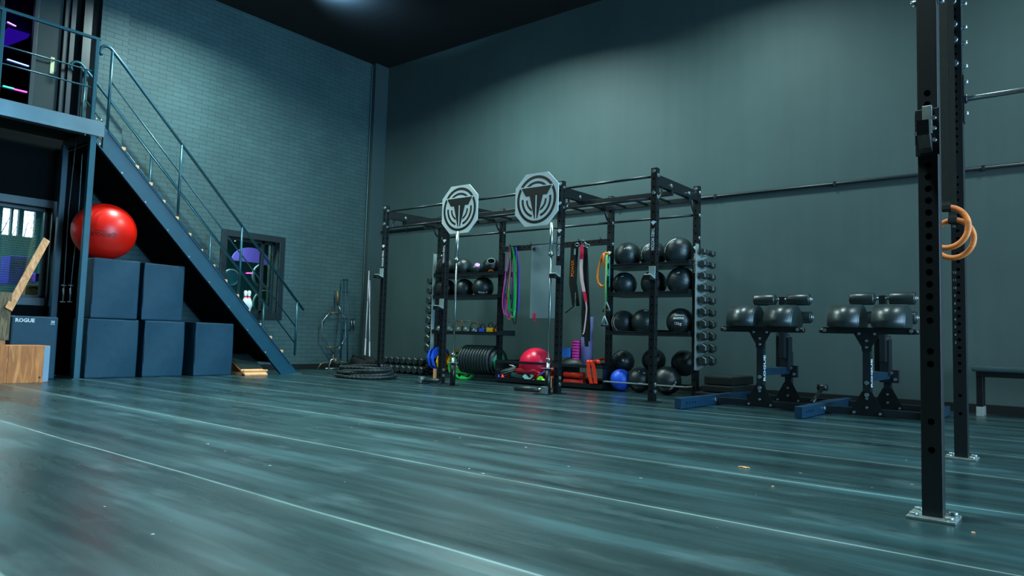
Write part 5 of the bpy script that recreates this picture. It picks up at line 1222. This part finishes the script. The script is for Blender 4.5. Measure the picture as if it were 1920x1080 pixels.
# gymnastic rings on straps
def ring(px, py, y, rz, tilt, label, strap_px):
    c = HY(px, py, y); t = thing('gymnastic_ring', label, 'gymnastic ring', (c.x, y, c.z-.118), 'wooden rings on the frame')
    R = Euler((tilt, 0, rz)).to_matrix(); m = MB(); m.tube([c+R @ Vector((0.098*math.cos(2*PI*i/56), 0, .104*math.sin(2*PI*i/56))) for i in range(56)], .0145, 14, True); m.build('wooden_ring', BEECH, t)
    top = c+R @ Vector((0, 0, .104)); m = MB(); xs = top.x
    m.strip([top+Vector((-.0, 0, -.02)), top+Vector((0, -.017, 0)), top+Vector((0, -.012, .03)), Vector((xs-.003, y-.01, 3.45))], XA, .038, .003).strip([top+Vector((0, .017, -.02)), top+Vector((0, .018, .02)), Vector((xs-.003, y+.012, 3.45))], XA, .038, .003); m.build('strap', WBLK, t)
    m = MB(); m.box(top+Vector((0, 0, .0)), (.045, .04, .036), None, .008); m.build('strap_wrap', WBLK, t)
ring(1775, 427, 4.20, math.radians(-10), 0, 'wooden gymnastic ring hanging nearer and higher of the two', 0)
ring(1787, 448, 4.53, math.radians(-6), 0, 'wooden gymnastic ring hanging farther and lower of the two', 0)
t = thing('hanging_strap', 'wide black folded webbing hanging down between the two foreground posts', 'strap', (X1+.10, 4.0, 2.0), 'wooden rings on the frame')
q = HY(1766, 200, 4.1); q2 = HY(1778, 200, 4.3)
m = MB(); m.strip([(HY(1767, 392, 4.30).x, 4.36, 1.52), (HY(1754, 0, 4.3).x, 4.30, 3.45)], XA, .035, .004); m.build('webbing', WBLK, t)
m = MB(); m.strip([(HY(1775, 415, 4.70).x, 4.70, 1.52), (HY(1762, 0, 4.70).x, 4.70, 3.45)], XA, .05, .004); m.build('webbing', WBLK, t)

# small scraps on the floor
for (px, py, lb) in ((1395, 877, 'small curled tan shred of tape on the dark floor'), (1449, 913, 'tiny tan chip on the floor in front of the benches'), (1825, 1000, 'tiny tan chip on the floor right of the near post')):
    q = HZ(px, py); m = MB()
    if px == 1395: m.tube([q+Vector((-.03, -.01, .004)), q+Vector((-.01, .006, .004)), q+Vector((.015, -.004, .005)), q+Vector((.035, -.008, .004))], .003, 5).tube([q+Vector((.0, -.015, .004)), q+Vector((.02, -.017, .004))], .003, 5)
    else: m.box(q+Vector((0, 0, .003)), (.012, .008, .004), Euler((0, 0, .5)))
    o = m.build('floor_scrap', TREADW, origin=q); tag(o, lb, 'scrap')

# ------------------------------------------------------------------ lamps and light
def area(name, loc, sx, sy, power, col, rot=(0, 0, 0), spread=180):
    l = bpy.data.lights.new(name, 'AREA'); l.shape = 'RECTANGLE'; l.size = sx; l.size_y = sy; l.energy = power; l.color = col; l.spread = math.radians(spread)
    o = bpy.data.objects.new(name, l); COL.objects.link(o); o.location = loc; o.rotation_euler = rot; return o
LC = (.72, 1.0, .99)
def highbay(x, y, z, power, label):
    t = thing('high_bay_lamp', label, 'lamp', (x, y, z), 'high bay lamps under the ceiling')
    m = MB(); m.lathe([(0, .22), (.08, .22), (.10, .14), (.24, .0), (.22, .0), (.09, .12), (0, .12)], (0, 0, 0), ZA, 28); m.build('reflector', STEELBLK, t, local=True)
    m = MB(); m.cyl((0, 0, .22), (0, 0, ZC-z), .008, n=6); m.build('suspension', STEELBLK, t, local=True)
    m = MB(); m.lathe([(0, .02), (.17, .02), (.17, .03), (0, .03)], (0, 0, 0), ZA, 24); m.build('diffuser', LAMPE, t, local=True)
    l = area('lamp_light', (x, y, z-.02), .6, .6, power, LC, spread=160 if (y > 7 or x < -9) else 85)
LZ = 5.82
for (x, y, p) in ((-9.55, 5.1, 215), (-9.5, 1.2, 70), (-6.85, 7.55, 235), (-3.4, 7.7, 120), (.8, 7.7, 105), (-5.6, 3.2, 150), (-1.6, 2.6, 130), (-5, -1.5, 100)):
    highbay(x, y, LZ, p, 'suspended high bay lamp out of view above the hall')
# light spilling upward onto the ceiling from the lamp just above the frame
area('uplight', (-9.4, 6.75, 5.95), .2, .2, 60, (.3, .65, 1), (PI-.45, 0, 0), 125)
# daylight through the right hand opening
area('daylight', (XR-.02, (WY0+WY1)/2, (WZ0+WZ1)/2), WY1-WY0, WZ1-WZ0, 330, (.16, .60, 1.0), (0, math.radians(90), 0), 75)
area('side_room_light', (bx0-1.6, 3.0, 2.9), 2, 2, 160, (.6, .95, 1))
area('window_room_light', (bx0-1.2, 7.0, 2.9), 1.2, 1.2, 90, (.55, 1, .95))
area('upper_room_light', (bx0-2.0, 2.4, 5.8), 1, 1, 2, (.4, .3, 1))
w = bpy.data.worlds.new('world'); SC.world = w; w.use_nodes = True
w.node_tree.nodes['Background'].inputs[0].default_value = (.35, .7, .8, 1); w.node_tree.nodes['Background'].inputs[1].default_value = .02
